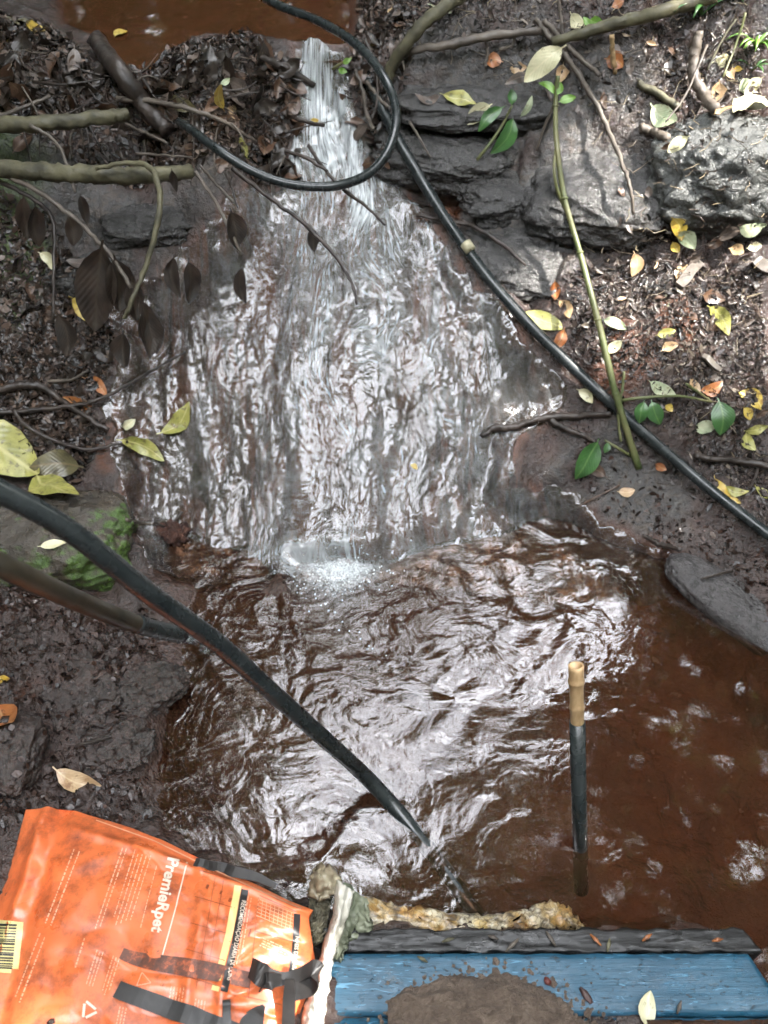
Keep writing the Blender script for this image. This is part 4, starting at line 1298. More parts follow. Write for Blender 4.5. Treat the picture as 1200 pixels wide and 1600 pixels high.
PM = {}
WORD = {'dark': 'blackish', 'brown': 'dark brown', 'grey': 'grey brown', 'tan': 'pale tan'}
scatter_leaves(in_poly(120, DAM, 21), (0.035, 0.085), ['dark', 'dark', 'dark', 'brown', 'brown', 'grey'], 'sodden %s leaf matted in the debris dam left of the waterfall', 'sodden leaves in the debris dam', 'sodden_leaf', 0.55, (0.0, 0.035), 31)
RB = [(640, 20), (860, 20), (1000, 40), (1200, 60), (1200, 180), (1060, 190), (1040, 330), (1190, 380), (1200, 700), (1060, 640), (960, 480), (900, 400), (1000, 340), (860, 160), (760, 90), (640, 90)]
scatter_leaves(in_poly(56, RB, 22), (0.02, 0.05), ['brown', 'grey', 'grey', 'tan', 'dark'], 'small %s dead leaf lying in the litter of the right bank', 'brown leaves in the litter of the right bank', 'dead_leaf', 0.35, (0.002, 0.012), 32)
scatter_leaves(in_poly(26, [(560, -10), (640, 0), (640, 90), (560, 190), (548, 80)], 23), (0.025, 0.055), ['brown', 'grey', 'dark', 'tan'], '%s dead leaf heaped on the bank right of the waterfall lip', 'dead leaves by the waterfall lip', 'dead_leaf', 0.45, (0.0, 0.03), 33)
scatter_leaves(in_poly(40, [(-10, 320), (60, 340), (100, 430), (180, 520), (150, 700), (60, 720), (-10, 600)], 24), (0.025, 0.06), ['dark', 'dark', 'brown'], 'wet %s dead leaf lying on the shaded left bank', 'dark leaves on the left bank', 'dead_leaf', 0.4, (0.0, 0.012), 34)

scatter_leaves(in_poly(26, [(432, 92), (466, 98), (474, 200), (466, 292), (430, 285)], 26), (0.03, 0.07), ['dark', 'dark', 'brown'], 'dripping %s leaf hanging at the left edge of the waterfall', 'leaves at the edges of the waterfall', 'sodden_leaf', 0.7, (0.005, 0.03), 35)
scatter_leaves(in_poly(28, [(532, 96), (598, 96), (612, 250), (572, 268), (545, 180)], 27), (0.03, 0.065), ['dark', 'dark', 'brown', 'grey'], 'dripping %s leaf heaped at the right edge of the waterfall', 'leaves at the edges of the waterfall', 'sodden_leaf', 0.7, (0.005, 0.03), 36)
rs = np.random.default_rng(77)
for i, q in enumerate(in_poly(46, [(150, 90), (300, 85), (450, 100), (450, 285), (330, 262), (240, 230), (-10, 190), (-10, 90)], 25)):
    A = hit(q[0], q[1], rs.uniform(0.01, 0.05))
    a = rs.uniform(-0.4, 1.9)
    d = np.array([math.cos(a), -0.55 * math.sin(a), -0.75 * math.sin(a)])
    L = rs.uniform(0.05, 0.16)
    c = catmull([A, A + d * L * .5 + rs.normal(size=3) * 0.01, A + d * L], 4)
    o = link('dam_twig', tube_mesh('dam_twig', c, [rs.uniform(.0015, .004), .0012], 5, rough=0.1, seed=i), M[['bark_dark', 'bark_dark', 'bark_grey'][i % 3]])
    tag(o, 'thin broken twig stuck in the debris dam', 'twig', 'broken twigs in the debris dam')

BARE = np.maximum(ROCKM, rock * (XX > -0.05))

# ------------------------------------------------------------------ litter nobody could count
def litter(name, polys, n, size, palette, label, seed, lift=0.004, tilt=0.6, aspect=(0.2, 0.6)):
    rs = np.random.default_rng(seed)
    C = []
    for pp, m in polys:
        P = poly_g(pp)
        lo, hi = P.min(0), P.max(0)
        q = rs.uniform(lo, hi, (m * 6, 2))
        C.append(q[sdist(P, q[:, 0], q[:, 1]) < 0][:m])
    C = np.concatenate(C)
    C = C[grid_sample(SD, C[:, 0], C[:, 1]) > 0.004]
    C = C[(grid_sample(BARE, C[:, 0], C[:, 1]) < rs.uniform(0.05, 1.22, len(C)))]
    k = len(C)
    z = grid_sample(SURF, C[:, 0], C[:, 1]) + rs.uniform(-0.002, lift, k)
    e = 0.012
    gx = (grid_sample(SURF, C[:, 0] + e, C[:, 1]) - grid_sample(SURF, C[:, 0] - e, C[:, 1])) / (2 * e)
    gy = (grid_sample(SURF, C[:, 0], C[:, 1] + e) - grid_sample(SURF, C[:, 0], C[:, 1] - e)) / (2 * e)
    N = np.stack([-gx, -gy, np.ones(k)], 1) + rs.normal(size=(k, 3)) * tilt
    N /= np.linalg.norm(N, axis=1)[:, None]
    D = np.cross(N, rs.normal(size=(k, 3)))
    D /= np.linalg.norm(D, axis=1)[:, None]
    S = np.cross(N, D)
    L = (size[0] * (size[1] / size[0]) ** (rs.uniform(0, 1, k) ** 1.7))[:, None]
    Wd = L * rs.uniform(aspect[0], aspect[1], k)[:, None]
    c0 = np.concatenate([C, z[:, None]], 1)
    b = (rs.uniform(-0.25, 0.35, k)[:, None]) * L
    V = np.stack([c0 - D * L, c0 - D * L * .3 + S * Wd + N * b, c0 + D * L * .4 + S * Wd * .9 + N * b, c0 + D * L,
                  c0 + D * L * .3 - S * Wd + N * b * .3, c0 - D * L * .4 - S * Wd * .8 + N * b * .3], 1).reshape(-1, 3)
    i = np.arange(k)[:, None] * 6
    F = np.concatenate([i + np.array([[0, 1, 2, 3]]), i + np.array([[0, 3, 4, 5]])], 0)
    pal = np.array(palette)
    col = np.repeat(pal[rs.integers(len(pal), size=k)] * rs.uniform(0.7, 1.3, (k, 1)), 6, 0)
    if 'litter' not in M:
        t = NT('leaf_litter_flakes')
        t.set(Base_Color=t.attr('tint', 'Color'), Roughness=0.14, IOR=1.5, Normal=t.bump(t.noise(260, 3), 0.5, 0.003))
        M['litter'] = t.m
    o = link(name, soup_mesh(name, V, F, col), M['litter'], smooth=False)
    return tag(o, label, kind='stuff')


def poly_g(pts):
    return np.array([hit(*p)[:2] for p in pts])


DK = [(0.012, 0.009, 0.007), (0.025, 0.017, 0.013), (0.04, 0.027, 0.02), (0.06, 0.04, 0.03), (0.02, 0.014, 0.011)]
MD = DK + [(0.09, 0.06, 0.045), (0.12, 0.085, 0.065), (0.07, 0.05, 0.04)]
LT = DK + MD + [(0.13, 0.095, 0.07), (0.05, 0.03, 0.025), (0.045, 0.028, 0.026), (0.20, 0.15, 0.10)]
litter('leaf_litter', [([(600, -10), (1210, -10), (1210, 200), (1040, 330), (1000, 200), (880, 110), (640, 100)], 7500),
                       ([(1000, 330), (1210, 340), (1210, 800), (1080, 700), (900, 560), (880, 430)], 8500),
                       ([(850, 430), (1000, 560), (1210, 780), (1210, 860), (950, 650)], 900)], 0, (0.003, 0.016), [tuple(0.8 * (0.7 * a + 0.3 * sum(c) / 3) for a in c) for c in LT], 'brown leaf litter and bark crumbs covering the right bank', 41, aspect=(0.10, 0.42))
litter('dark_litter', [([(-10, 20), (90, 50), (160, 120), (260, 85), (455, 95), (445, 285), (300, 260), (-10, 200)], 5200),
                       ([(-10, 300), (80, 340), (180, 520), (165, 700), (120, 760), (-10, 720)], 4200)], 0, (0.005, 0.016), DK + MD[:7], 'dark sodden litter on the left bank and the debris dam', 42, lift=0.010)
litter('bank_litter', [([(548, -10), (640, -10), (650, 110), (600, 200), (560, 200)], 1200)], 0, (0.005, 0.014), MD, 'dark litter on the bank right of the waterfall lip', 43, lift=0.012)
litter('mud_crumbs', [([(-10, 930), (260, 960), (250, 1120), (240, 1280), (-10, 1300)], 2800), ([(900, 660), (1210, 860), (1210, 1000), (1060, 860), (900, 790)], 900)], 0, (0.0025, 0.011),
       [(0.014, 0.008, 0.006), (0.03, 0.017, 0.012), (0.042, 0.022, 0.016), (0.02, 0.012, 0.009)], 'crumbs of wet mud and bark on the low banks', 44, lift=0.004, tilt=0.9, aspect=(0.4, 0.9))

# fine roots and needles
def fibres(name, pp, n, length, rad, palette, label, seed, hang=0.0):
    rs = np.random.default_rng(seed)
    P = in_poly(n, pp, seed)
    Vs, Fs, Cs = [], [], []
    base = 0
    for q in P:
        A = hit(q[0], q[1], rs.uniform(0.002, 0.02))
        d = rs.normal(size=3)
        d[2] *= 0.35
        d += np.array([0, -0.4, -0.9]) * hang
        d /= np.linalg.norm(d)
        L = rs.uniform(*length)
        pts = np.array([A + d * L * t + np.array([0, 0, 0.10 * L * math.sin(3.1 * t)]) + rs.normal(size=3) * L * 0.05 for t in np.linspace(-.5, .5, 5)])
        r = rs.uniform(*rad)
        u = np.cross(d, rs.normal(size=3)); u /= np.linalg.norm(u)
        v = np.cross(d, u)
        for k in range(5):
            for a in range(3):
                Vs.append(pts[k] + r * (1 - 0.12 * k) * (u * math.cos(a * 2.094) + v * math.sin(a * 2.094)))
        for k in range(4):
            for a in range(3):
                b2 = (a + 1) % 3
                Fs.append((base + k * 3 + a, base + k * 3 + b2, base + k * 3 + 3 + b2, base + k * 3 + 3 + a))
        Cs += [palette[rs.integers(len(palette))]] * 15
        base += 15
    o = link(name, soup_mesh(name, np.array(Vs), np.array(Fs), np.array(Cs)), M['litter'])
    return tag(o, label, kind='stuff')


fibres('rootlets', [(600, 0), (1200, 0), (1200, 780), (960, 500), (900, 400), (1000, 300), (860, 130), (620, 100)], 420, (0.02, 0.08), (0.0006, 0.0016), [(0.05, 0.035, 0.025), (0.14, 0.11, 0.08), (0.25, 0.2, 0.13), (0.02, 0.015, 0.012)], 'fine rootlets and straws in the right bank litter', 51)
fibres('dam_fibres', DAM, 480, (0.03, 0.10), (0.0006, 0.0018), [(0.02, 0.015, 0.012), (0.05, 0.038, 0.03), (0.12, 0.095, 0.075)], 'fine twigs and rootlets tangled in the debris dam', 52, hang=0.5)
fibres('bank_fibres', [(-10, 300), (120, 380), (180, 540), (160, 740), (-10, 720)], 200, (0.02, 0.08), (0.0006, 0.0015), [(0.02, 0.015, 0.012), (0.05, 0.038, 0.03)], 'fine dark rootlets on the left bank', 53)

# ferns and grass at the top right, low plants at the top left
def tuft(px, py, n, L, mat, label, name, cat, seed, width=0.006, lift=0.0, droop=0.7):
    rs = np.random.default_rng(seed)
    A = hit(px, py, lift)
    root = empty(name, A, label, cat)
    for i in range(n):
        a = rs.uniform(0, 6.28)
        d = np.array([math.cos(a), math.sin(a), 0])
        l = L * rs.uniform(0.6, 1.1)
        pts = [A + d * l * t * 0.8 + np.array([0, 0, l * (1.1 * t - droop * 1.3 * t * t)]) for t in np.linspace(0, 1, 7)]
        child(link('blade', ribbon_mesh('blade', pts, [width * .5, width, width * .8, width * .1], (-d[1], d[0], 0), 0.0005), M['blade_' + mat]), root)


tuft(1095, 25, 7, 0.11, 'green', 'clump of broad grass blades arching at the top right', 'grass_clump', 'grass clump', 61, 0.012)
tuft(1180, 75, 16, 0.09, 'fresh', 'bright green fern tuft at the right edge above the boulder', 'fern', 'fern', 62, 0.009)
tuft(1175, 110, 9, 0.06, 'green', 'small green fern tuft just above the big boulder', 'fern', 'fern', 66, 0.008)
tuft(1150, -5, 12, 0.10, 'fresh', 'bright green fern tuft in the top right corner', 'fern', 'fern', 63, 0.008)
tuft(25, 40, 8, 0.05, 'olive', 'dull green low plant at the top left corner', 'low_plant', 'plant', 64, 0.010)
tuft(38, 372, 7, 0.05, 'green', 'small green plant in the shade of the left bank', 'low_plant', 'plant', 65, 0.010)

# reddish clump of roots at the left foot of the cascade
o = link('root_clump', rock_mesh('root_clump', (0.035, 0.03, 0.025), 2.0, 71, 0.5, False), mat_simple('red_root_mass', (0.03, 0.012, 0.008), (0.10, 0.04, 0.025), 60, (0.4, 0.7), 1.0, 150, 0.01))
o.location = hit(272, 832, 0.008)
tag(o, 'reddish brown clump of roots at the left foot of the cascade', 'root clump')

# ------------------------------------------------------------------ boards, sack and sheet at the bottom
from mathutils.bvhtree import BVHTree


def bvh_of(*objs):
    V, F = [], []
    for o in objs:
        b = len(V)
        V += [tuple(o.matrix_world @ v.co) for v in o.data.vertices]
        F += [tuple(b + i for i in p.vertices) for p in o.data.polygons]
    return BVHTree.FromPolygons(V, F)


def cast(bvh, px, py):
    d = ray(px, py)
    d = d / np.linalg.norm(d)
    loc, nr, _, _ = bvh.ray_cast(Vector(CAMP), Vector(d))
    if loc is None:
        return None, None
    if nr.dot(Vector(d)) > 0:
        nr = -nr
    return np.array(loc), np.array(nr)


def board_mesh(name, x0, x1, y0, y1, z0, z1, seed, jag=0.002, endcut=0.0, nx=90, ny=10):
    """a worn plank: box with uneven edges"""
    P = []
    xs = np.linspace(0, 1, nx)
    prof = [(0, 0), (0, .5), (0, 1)] + [(t, 1) for t in np.linspace(0, 1, ny)[1:-1]] + [(1, 1), (1, .5), (1, 0)] + [(t, 0) for t in np.linspace(1, 0, 4)[1:-1]]
    rows = []
    for (v, w) in prof:
        y = y0 + (y1 - y0) * v
        z = z0 + (z1 - z0) * w
        X = x0 + (x1 + endcut * (1 - v) - x0) * xs
        edge = 1.0 if v in (0, 1) else 0.3
        Y = y + jag * edge * fbm(X * 30, v * 3 + 0 * X, seed + w, 3)
        Z = z + (jag * 0.8 * fbm(X * 14, Y * 60, seed + 3, 3) - (0.0015 if (v in (0, 1) and w in (0, 1)) else 0)) * (1 if w > .4 else 0.2)
        rows.append(np.stack([X, Y, Z], -1))
    rows.append(rows[0])
    G = np.array(rows)
    m = grid_mesh(name, G)
    k = len(prof)
    import bmesh
    bm = bmesh.new()
    bm.from_mesh(m)
    bmesh.ops.remove_doubles(bm, verts=bm.verts, dist=1e-6)
    bmesh.ops.holes_fill(bm, edges=[e for e in bm.edges if e.is_boundary], sides=0)
    bmesh.ops.recalc_face_normals(bm, faces=bm.faces)
    bm.to_mesh(m)
    bm.free()
    return m


def mat_paint(name, p1, p2, wood, wear):
    t = NT(name)
    gr = t.noise(40, 6, 0.7, sc3=(0.25, 3.0, 1.0))
    c = t.ramp(t.noise(7, 5, 0.6), [(0.3, p1), (0.7, p2)])
    c = t.mix(t.ramp(gr, [(0.4, 0.0), (0.75, 0.55)]), c, tuple(0.45 * a for a in p1))
    dirt = t.ramp(t.noise(16, 6, 0.7, sc3=(0.7, 1.2, 1.0)), [(wear, 0.0), (wear + 0.10, 0.75)])
    c = t.mix(dirt, c, wood)
    sc_ = t.ramp(t.noise(55, 4, 0.6, sc3=(0.35, 2.2, 1.0), dist=2.0), [(0.61, 0.0), (0.66, 0.8)])
    c = t.mix(sc_, c, tuple(min(0.4, 1.9 * a + 0.05) for a in p2))
    chip = t.ramp(t.noise(130, 5, 0.7, sc3=(0.6, 1.4, 1.0)), [(0.60, 0.0), (0.63, 0.9)])
    c = t.mix(chip, c, (0.03, 0.026, 0.024))
    dirt = t.mix(1.0, dirt, chip, 'ADD')
    t.set(Base_Color=c, Roughness=t.ramp(t.noise(25, 3), [(0.3, 0.18), (0.7, 0.5)]), Normal=t.bump(t.math('ADD', gr, t.math('MULTIPLY', dirt, -0.6)), 0.5, 0.003))
    return t.m


M['blue_paint'] = mat_paint('worn_blue_paint', (0.012, 0.062, 0.108), (0.024, 0.108, 0.178), (0.035, 0.042, 0.040), 0.60)
M['char_wood'] = mat_paint('blackened_weathered_wood', (0.005, 0.005, 0.005), (0.013, 0.0125, 0.0125), (0.045, 0.037, 0.030), 0.64)
M['rust_wood'] = mat_paint('rotten_brown_wood', (0.035, 0.017, 0.010), (0.08, 0.04, 0.022), (0.02, 0.012, 0.01), 0.6)

ZB = 0.075
xl = atz(512, 1490, ZB)
xr = atz(1168, 1485, ZB)
yn = atz(600, 1597, ZB)[1]
blue = link('blue_board', board_mesh('blue_board', xl[0], xr[0], atz(600, 1586, ZB)[1], xl[1], ZB - 0.028, ZB, 3, 0.0016, 0.035), M['blue_paint'])
tag(blue, 'wide plank with worn blue paint damming the pool at the bottom', 'board')
b2 = link('blue_board', board_mesh('blue_board', xl[0], xr[0] + 0.06, 0.13, atz(600, 1586, ZB)[1] - 0.003, ZB - 0.032, ZB - 0.004, 9, 0.0016), M['blue_paint'])
tag(b2, 'second blue plank below the crack at the bottom edge', 'board')
b3 = link('brown_plank', board_mesh('brown_plank', atz(1010, 1600, ZB)[0], xr[0] + 0.10, 0.16, atz(1010, 1596, ZB)[1], ZB - 0.003, ZB + 0.012, 12, 0.003), M['rust_wood'])
tag(b3, 'rotten brown plank edge at the bottom right corner', 'plank')
ZT = 0.068
ta, tb_ = atz(505, 1451, ZT), atz(1160, 1446, ZT)
tim = link('dark_timber', board_mesh('dark_timber', ta[0], tb_[0], xl[1] + 0.004, ta[1], -0.06, ZT, 5, 0.0045, 0.02, nx=220, ny=16), M['char_wood'])
tag(tim, 'blackened weathered timber along the far edge of the blue board', 'timber')
bb = bvh_of(blue, b2, b3, tim)

# mud heap on the board
xs = np.linspace(-1, 1, 90)
MXX, MYY = np.meshgrid(xs, xs)
c = atz(768, 1620, ZB)
mx, my = c[0] + MXX * 0.150, c[1] + MYY * 0.085
rr_ = np.hypot(MXX, MYY) + 0.16 * fbm(MXX * 3, MYY * 3, 4.4, 4) + 0.08 * MXX
mz = ZB + 0.002 + 0.050 * np.clip(1 - rr_ ** 1.6, -0.4, 1) + 0.006 * fbm(mx * 55, my * 55, 2, 4) * (rr_ < 1.02)
mz = np.where(rr_ > 1.0, ZB - 0.012, mz)
t = NT('drying_mud')
c_ = t.ramp(t.noise(45, 6, 0.7), [(0.3, (0.085, 0.060, 0.044)), (0.55, (0.17, 0.125, 0.094)), (0.75, (0.25, 0.195, 0.15))])
t.set(Base_Color=c_, Roughness=0.6, Normal=t.bump(t.math('ADD', t.noise(120, 5, 0.7), t.math('MULTIPLY', t.noise(400, 3), 0.5)), 1.0, 0.010))
o = link('mud_heap', grid_mesh('mud_heap', np.stack([mx, my, mz], -1)), t.m)
tag(o, 'heap of drying brown mud on the blue board', 'mud')

rs = np.random.default_rng(12)
Vs, Fs, Cs = [], [], []
for i in range(520):
    a = rs.uniform(0, 6.283)
    r = 0.88 + abs(rs.normal()) * 0.22
    x, y = c[0] + math.cos(a) * 0.136 * r, c[1] + math.sin(a) * 0.076 * r
    if y > xl[1] - 0.004 or x < xl[0] + 0.01:
        continue
    h = rs.uniform(0.0008, 0.003) * (1 if rs.random() < 0.9 else 2)
    b = len(Vs)
    for k in range(5):
        w = k * 1.2566 + rs.uniform(-.3, .3)
        Vs.append((x + math.cos(w) * h * 1.3, y + math.sin(w) * h * 1.3, ZB + 0.0005))
    Vs.append((x, y, ZB + h))
    Fs += [(b + k, b + (k + 1) % 5, b + 5) for k in range(5)]
    Cs += [(0.10, 0.07, 0.048)] * 6
o = link('soil_crumbs', soup_mesh('soil_crumbs', np.array(Vs), np.array(Fs), np.array(Cs)), t.m, smooth=False)
tag(o, 'crumbs of soil scattered round the mud heap on the blue board', kind='stuff')

# things lying on the boards
for (x0, y0, x1, y1, r_, mt, nm, lab) in [(1012, 1615, 1014, 1550, .46, 'cream', 'fallen_leaf', 'pointed cream leaf lying on the blue board')]:
    A, _ = cast(bb, x0, y0)
    B, _ = cast(bb, x1, y1)
    A, B = A + [0, 0, .006], B + [0, 0, .008]
    L = np.linalg.norm(B - A)
    o = link(nm, leaf_mesh(L, L * r_, 0.05, 0.35, 901, 0.03), M['blade_' + mt])
    place(o, A, B, np.array([0, 0, 1.0]))
    tag(o, lab, 'leaf', 'fallen leaves')
for (x, y, h, mt, nm, lab) in [(915, 1556, (0.013, 0.005, 0.004), (0.07, 0.03, 0.025), 'husk', 'curled brown husk on the blue board'), (855, 1534, (0.006, 0.005, 0.004), (0.12, 0.02, 0.012), 'berry', 'dark red berry on the blue board')]:
    A, _ = cast(bb, x, y)
    o = link(nm, rock_mesh(nm, h, 2.0, int(x), 0.15, False), mat_simple(nm + '_skin', tuple(.5 * a for a in mt), mt, 80))
    o.location = A + [0, 0, h[2] * .8]
    o.rotation_euler = (0, 0, R(-55))
    tag(o, lab, nm)
for i, (x, y, a, l_) in enumerate([(800, 1478, 40, .03), (930, 1470, -50, .022), (700, 1470, 15, .02), (860, 1468, 120, .025), (1010, 1466, 30, .02), (660, 1500, -30, .018), (1060, 1575, 60, .02), (1120, 1470, 10, .018), (950, 1478, 70, .02), (770, 1466, -20, .016)]):
    A, _ = cast(bb, x, y)
    if A is None:
        continue
    d = np.array([math.cos(R(a)), math.sin(R(a)), 0.05]) * l_ / 2
    o = link('bark_scrap', ribbon_mesh('bark_scrap', [A - d + [0, 0, .004], A + [0, 0, .006], A + d + [0, 0, .004]], [.002, .006, .0015], (-d[1], d[0], 0), 0.0007), M[['bark_grey', 'blade_orange', 'bark_pale'][i % 3]])
    tag(o, 'small scrap of bark on the dark timber and board', 'bark scrap', 'bark scraps on the boards')

# crumpled printed sack wedged between timber and water
def sheet_from_pix(name, top, bot, z_fn, nx, nz, seed):
    tx = np.linspace(0, 1, nx)
    T = np.array([np.interp(tx, np.linspace(0, 1, len(top)), [p[i] for p in top]) for i in (0, 1)]).T
    B = np.array([np.interp(tx, np.linspace(0, 1, len(bot)), [p[i] for p in bot]) for i in (0, 1)]).T
    G = np.zeros((nz, nx, 3))
    for j, v in enumerate(np.linspace(0, 1, nz)):
        for i, u in enumerate(tx):
            q = T[i] * (1 - v) + B[i] * v
            G[j, i] = atz(q[0], q[1], z_fn(u, v))
    return G


def crumple(x, y, s, amp, seed):
    return amp * (np.abs(perlin(x * s, y * s, seed)) + 0.5 * np.abs(perlin(x * s * 2.1 + 3, y * s * 2.1, seed + 2)) - 0.5)


G = sheet_from_pix('s', [(535, 1392), (580, 1402), (630, 1416), (690, 1424), (760, 1430), (820, 1420), (860, 1408), (888, 1416), (912, 1448)],
                   [(530, 1462), (600, 1462), (700, 1462), (800, 1462), (880, 1460), (915, 1460)],
                   lambda u, v: -0.010 + 0.040 * math.sin(math.pi * min(1, 0.15 + 0.85 * v)) ** 0.7 * (0.75 + 0.25 * math.sin(u * 17)) + float(crumple(u * 9, v * 2, 2.2, 0.020, 4)), 64, 12, 1)
G = G * np.array([1, 1, 0.8]) + np.random.default_rng(5).normal(size=G.shape) * np.array([0.002, 0.002, 0.0028])
t = NT('printed_sack_film')
cc = t.ramp(t.noise(9, 4, 0.6, dist=0.5), [(0.30, (0.28, 0.09, 0.03)), (0.42, (0.36, 0.23, 0.08)), (0.52, (0.52, 0.47, 0.34)), (0.66, (0.48, 0.33, 0.11)), (0.8, (0.58, 0.55, 0.45))])
cc = t.mix(t.ramp(t.noise(30, 6, 0.7), [(0.48, 0.0), (0.62, 0.9)]), cc, (0.06, 0.045, 0.03))
vo = t.n('TexVoronoi')
vo.feature = 'DISTANCE_TO_EDGE'
vo.inputs['Scale'].default_value = 75
t.l(t.obj(), vo.inputs['Vector'])
cc = t.mix(t.ramp(vo.outputs['Distance'], [(0.02, 0.45), (0.07, 0.0)]), cc, (0.07, 0.05, 0.035))
t.set(Base_Color=cc, Roughness=0.25, Normal=t.bump(t.noise(60, 4), 0.5, 0.004))
o = link('crumpled_sack', grid_mesh('crumpled_sack', G), t.m, smooth=False)
o.modifiers.new('solid', 'SOLIDIFY').thickness = 0.0015
tag(o, 'crumpled orange and cream printed sack wedged between water and timber', 'sack')

# white plastic sheet draped beside the board
wsheet = empty('plastic_sheet', atz(505, 1470, 0.12), 'dirty white plastic sheet folded between the orange bag and blue board', 'plastic sheet')
M['white_film'] = mat_simple('dirty_white_film', (0.42, 0.39, 0.30), (0.74, 0.72, 0.66), 16, (0.25, 0.5), 0.4, 40, 0.006)
M['grey_film'] = mat_simple('grey_green_film', (0.12, 0.14, 0.09), (0.30, 0.31, 0.22), 12, (0.25, 0.5), 0.4, 40, 0.005)
G = sheet_from_pix('s', [(524, 1372), (520, 1430), (504, 1480), (490, 1530), (474, 1580), (460, 1640)], [(556, 1395), (540, 1440), (524, 1490), (514, 1540), (508, 1590), (500, 1640)],
                   lambda u, v: 0.115 + 0.022 * math.sin(math.pi * v) - 0.006 * math.cos(9 * v) + float(crumple(u * 5, v * 1.5, 2.0, 0.020, 14)), 44, 12, 1)
G = G + np.random.default_rng(7).normal(size=G.shape) * 0.0010
m_ = link('draped_strip', grid_mesh('draped_strip', G), M['white_film'])
m_.modifiers.new('solid', 'SOLIDIFY').thickness = 0.002
child(m_, wsheet)
G = sheet_from_pix('s', [(532, 1376), (552, 1390), (572, 1404), (580, 1440)], [(520, 1502), (535, 1502), (542, 1470), (582, 1458)],
                   lambda u, v: 0.088 + 0.012 * math.sin(math.pi * v) - 0.03 * u + float(crumple(u * 3, v * 3, 1.6, 0.026, 24)), 18, 18, 1)
G = G + np.random.default_rng(8).normal(size=G.shape) * 0.0020
m_ = link('side_flap', grid_mesh('side_flap', G), M['grey_film'], smooth=False)
m_.modifiers.new('solid', 'SOLIDIFY').thickness = 0.002
child(m_, wsheet)
G = sheet_from_pix('s', [(486, 1366), (498, 1352), (514, 1352), (530, 1368)], [(482, 1400), (496, 1408), (512, 1402), (532, 1396)],
                   lambda u, v: 0.10 + 0.035 * math.sin(math.pi * u) * math.sin(math.pi * min(1, v + .15)) + float(crumple(u * 3, v * 3, 1.3, 0.026, 34)), 14, 12, 1)
G = G + np.random.default_rng(6).normal(size=G.shape) * 0.0022
m_ = link('folded_corner', grid_mesh('folded_corner', G), mat_simple('tan_film', (0.16, 0.12, 0.07), (0.46, 0.41, 0.29), 25, (0.25, 0.5), 0.5, 50, 0.006), smooth=False)
m_.modifiers.new('solid', 'SOLIDIFY').thickness = 0.002
child(m_, wsheet)
G = sheet_from_pix('s', [(484, 1398), (500, 1404), (520, 1400)], [(476, 1500), (490, 1480), (506, 1470)],
                   lambda u, v: 0.070 + float(crumple(u * 3, v * 6, 1.5, 0.030, 44)), 24, 40, 1)
m_ = link('torn_underside', grid_mesh('torn_underside', G), mat_simple('black_and_cream_film', (0.012, 0.012, 0.012), (0.30, 0.27, 0.18), 34, (0.3, 0.5), 0.5, 50, 0.006))
child(m_, wsheet)

# ------------------------------------------------------------------ orange pet food bag
bag = empty('pet_food_bag', atz(230, 1500, 0.10), 'muddy orange pet food bag lying flat at the bottom left', 'bag')
TOPC = [(35, 1258), (72, 1256), (112, 1259), (150, 1271), (200, 1286), (250, 1306), (300, 1330), (350, 1354), (400, 1376), (450, 1401), (488, 1416)]
RGT = [(488, 1416), (481, 1430), (486, 1462), (492, 1500), (482, 1540), (466, 1580), (455, 1640), (448, 1720)]
LFT = [(35, 1258), (26, 1292), (16, 1325), (2, 1370), (-30, 1450), (-70, 1560), (-90, 1640), (-110, 1720)]
BOT = [(-110, 1720), (150, 1722), (448, 1720)]


def lerp_curve(C, t):
    C = np.array(C, float)
    s = np.concatenate([[0], np.cumsum(np.linalg.norm(np.diff(C, axis=0), axis=1))])
    s /= s[-1]
    return np.stack([np.interp(t, s, C[:, 0]), np.interp(t, s, C[:, 1])], -1)


nb = 150
ts = np.linspace(0, 1, nb)
ct, cb_, cl, crr = lerp_curve(TOPC, ts), lerp_curve(BOT, ts), lerp_curve(LFT, ts), lerp_curve(RGT, ts)
U, Vv = np.meshgrid(ts, ts)
PXY = ((1 - Vv)[..., None] * ct[None] + Vv[..., None] * cb_[None] + (1 - U)[..., None] * cl[:, None] + U[..., None] * crr[:, None]
       - ((1 - U) * (1 - Vv))[..., None] * ct[0] - (U * (1 - Vv))[..., None] * ct[-1] - ((1 - U) * Vv)[..., None] * cb_[0] - (U * Vv)[..., None] * cb_[-1])
edge = np.minimum(np.minimum(U, 1 - U), np.minimum(Vv, 1 - Vv) * 1.3)
zbag = 0.100 + 0.045 * (1 - np.exp(-np.minimum(np.minimum(U * 1.2, (1 - U)), Vv * 0.9) / 0.10)) + 0.012 * np.sin(U * 3.1) * np.sin(np.minimum(Vv, .9) * 3.3)
V9 = Vv
zbag += 0.0045 * fbm(U * 5, Vv * 4, 1.7, 3) + crumple(U * 2.4, Vv * 3.5, 1.3, 0.0085, 8) * sstep(0.0, 0.06, edge)
rs = np.random.default_rng(44)
for i in range(26):
    cu, cv, an = rs.uniform(0.05, 0.95), rs.uniform(0.03, 0.8), rs.uniform(0, 3.14)
    du, dv = (U - cu) * math.cos(an) + (V9 - cv) * math.sin(an), -(U - cu) * math.sin(an) + (V9 - cv) * math.cos(an)
    dv = dv + 0.25 * du * du * rs.normal()
    zbag += rs.choice([-1, 1]) * rs.uniform(0.0015, 0.0045) * np.exp(-np.abs(dv) / rs.uniform(0.008, 0.02)) * np.exp(-(du / rs.uniform(0.06, 0.2)) ** 2) * sstep(0.0, 0.05, edge)
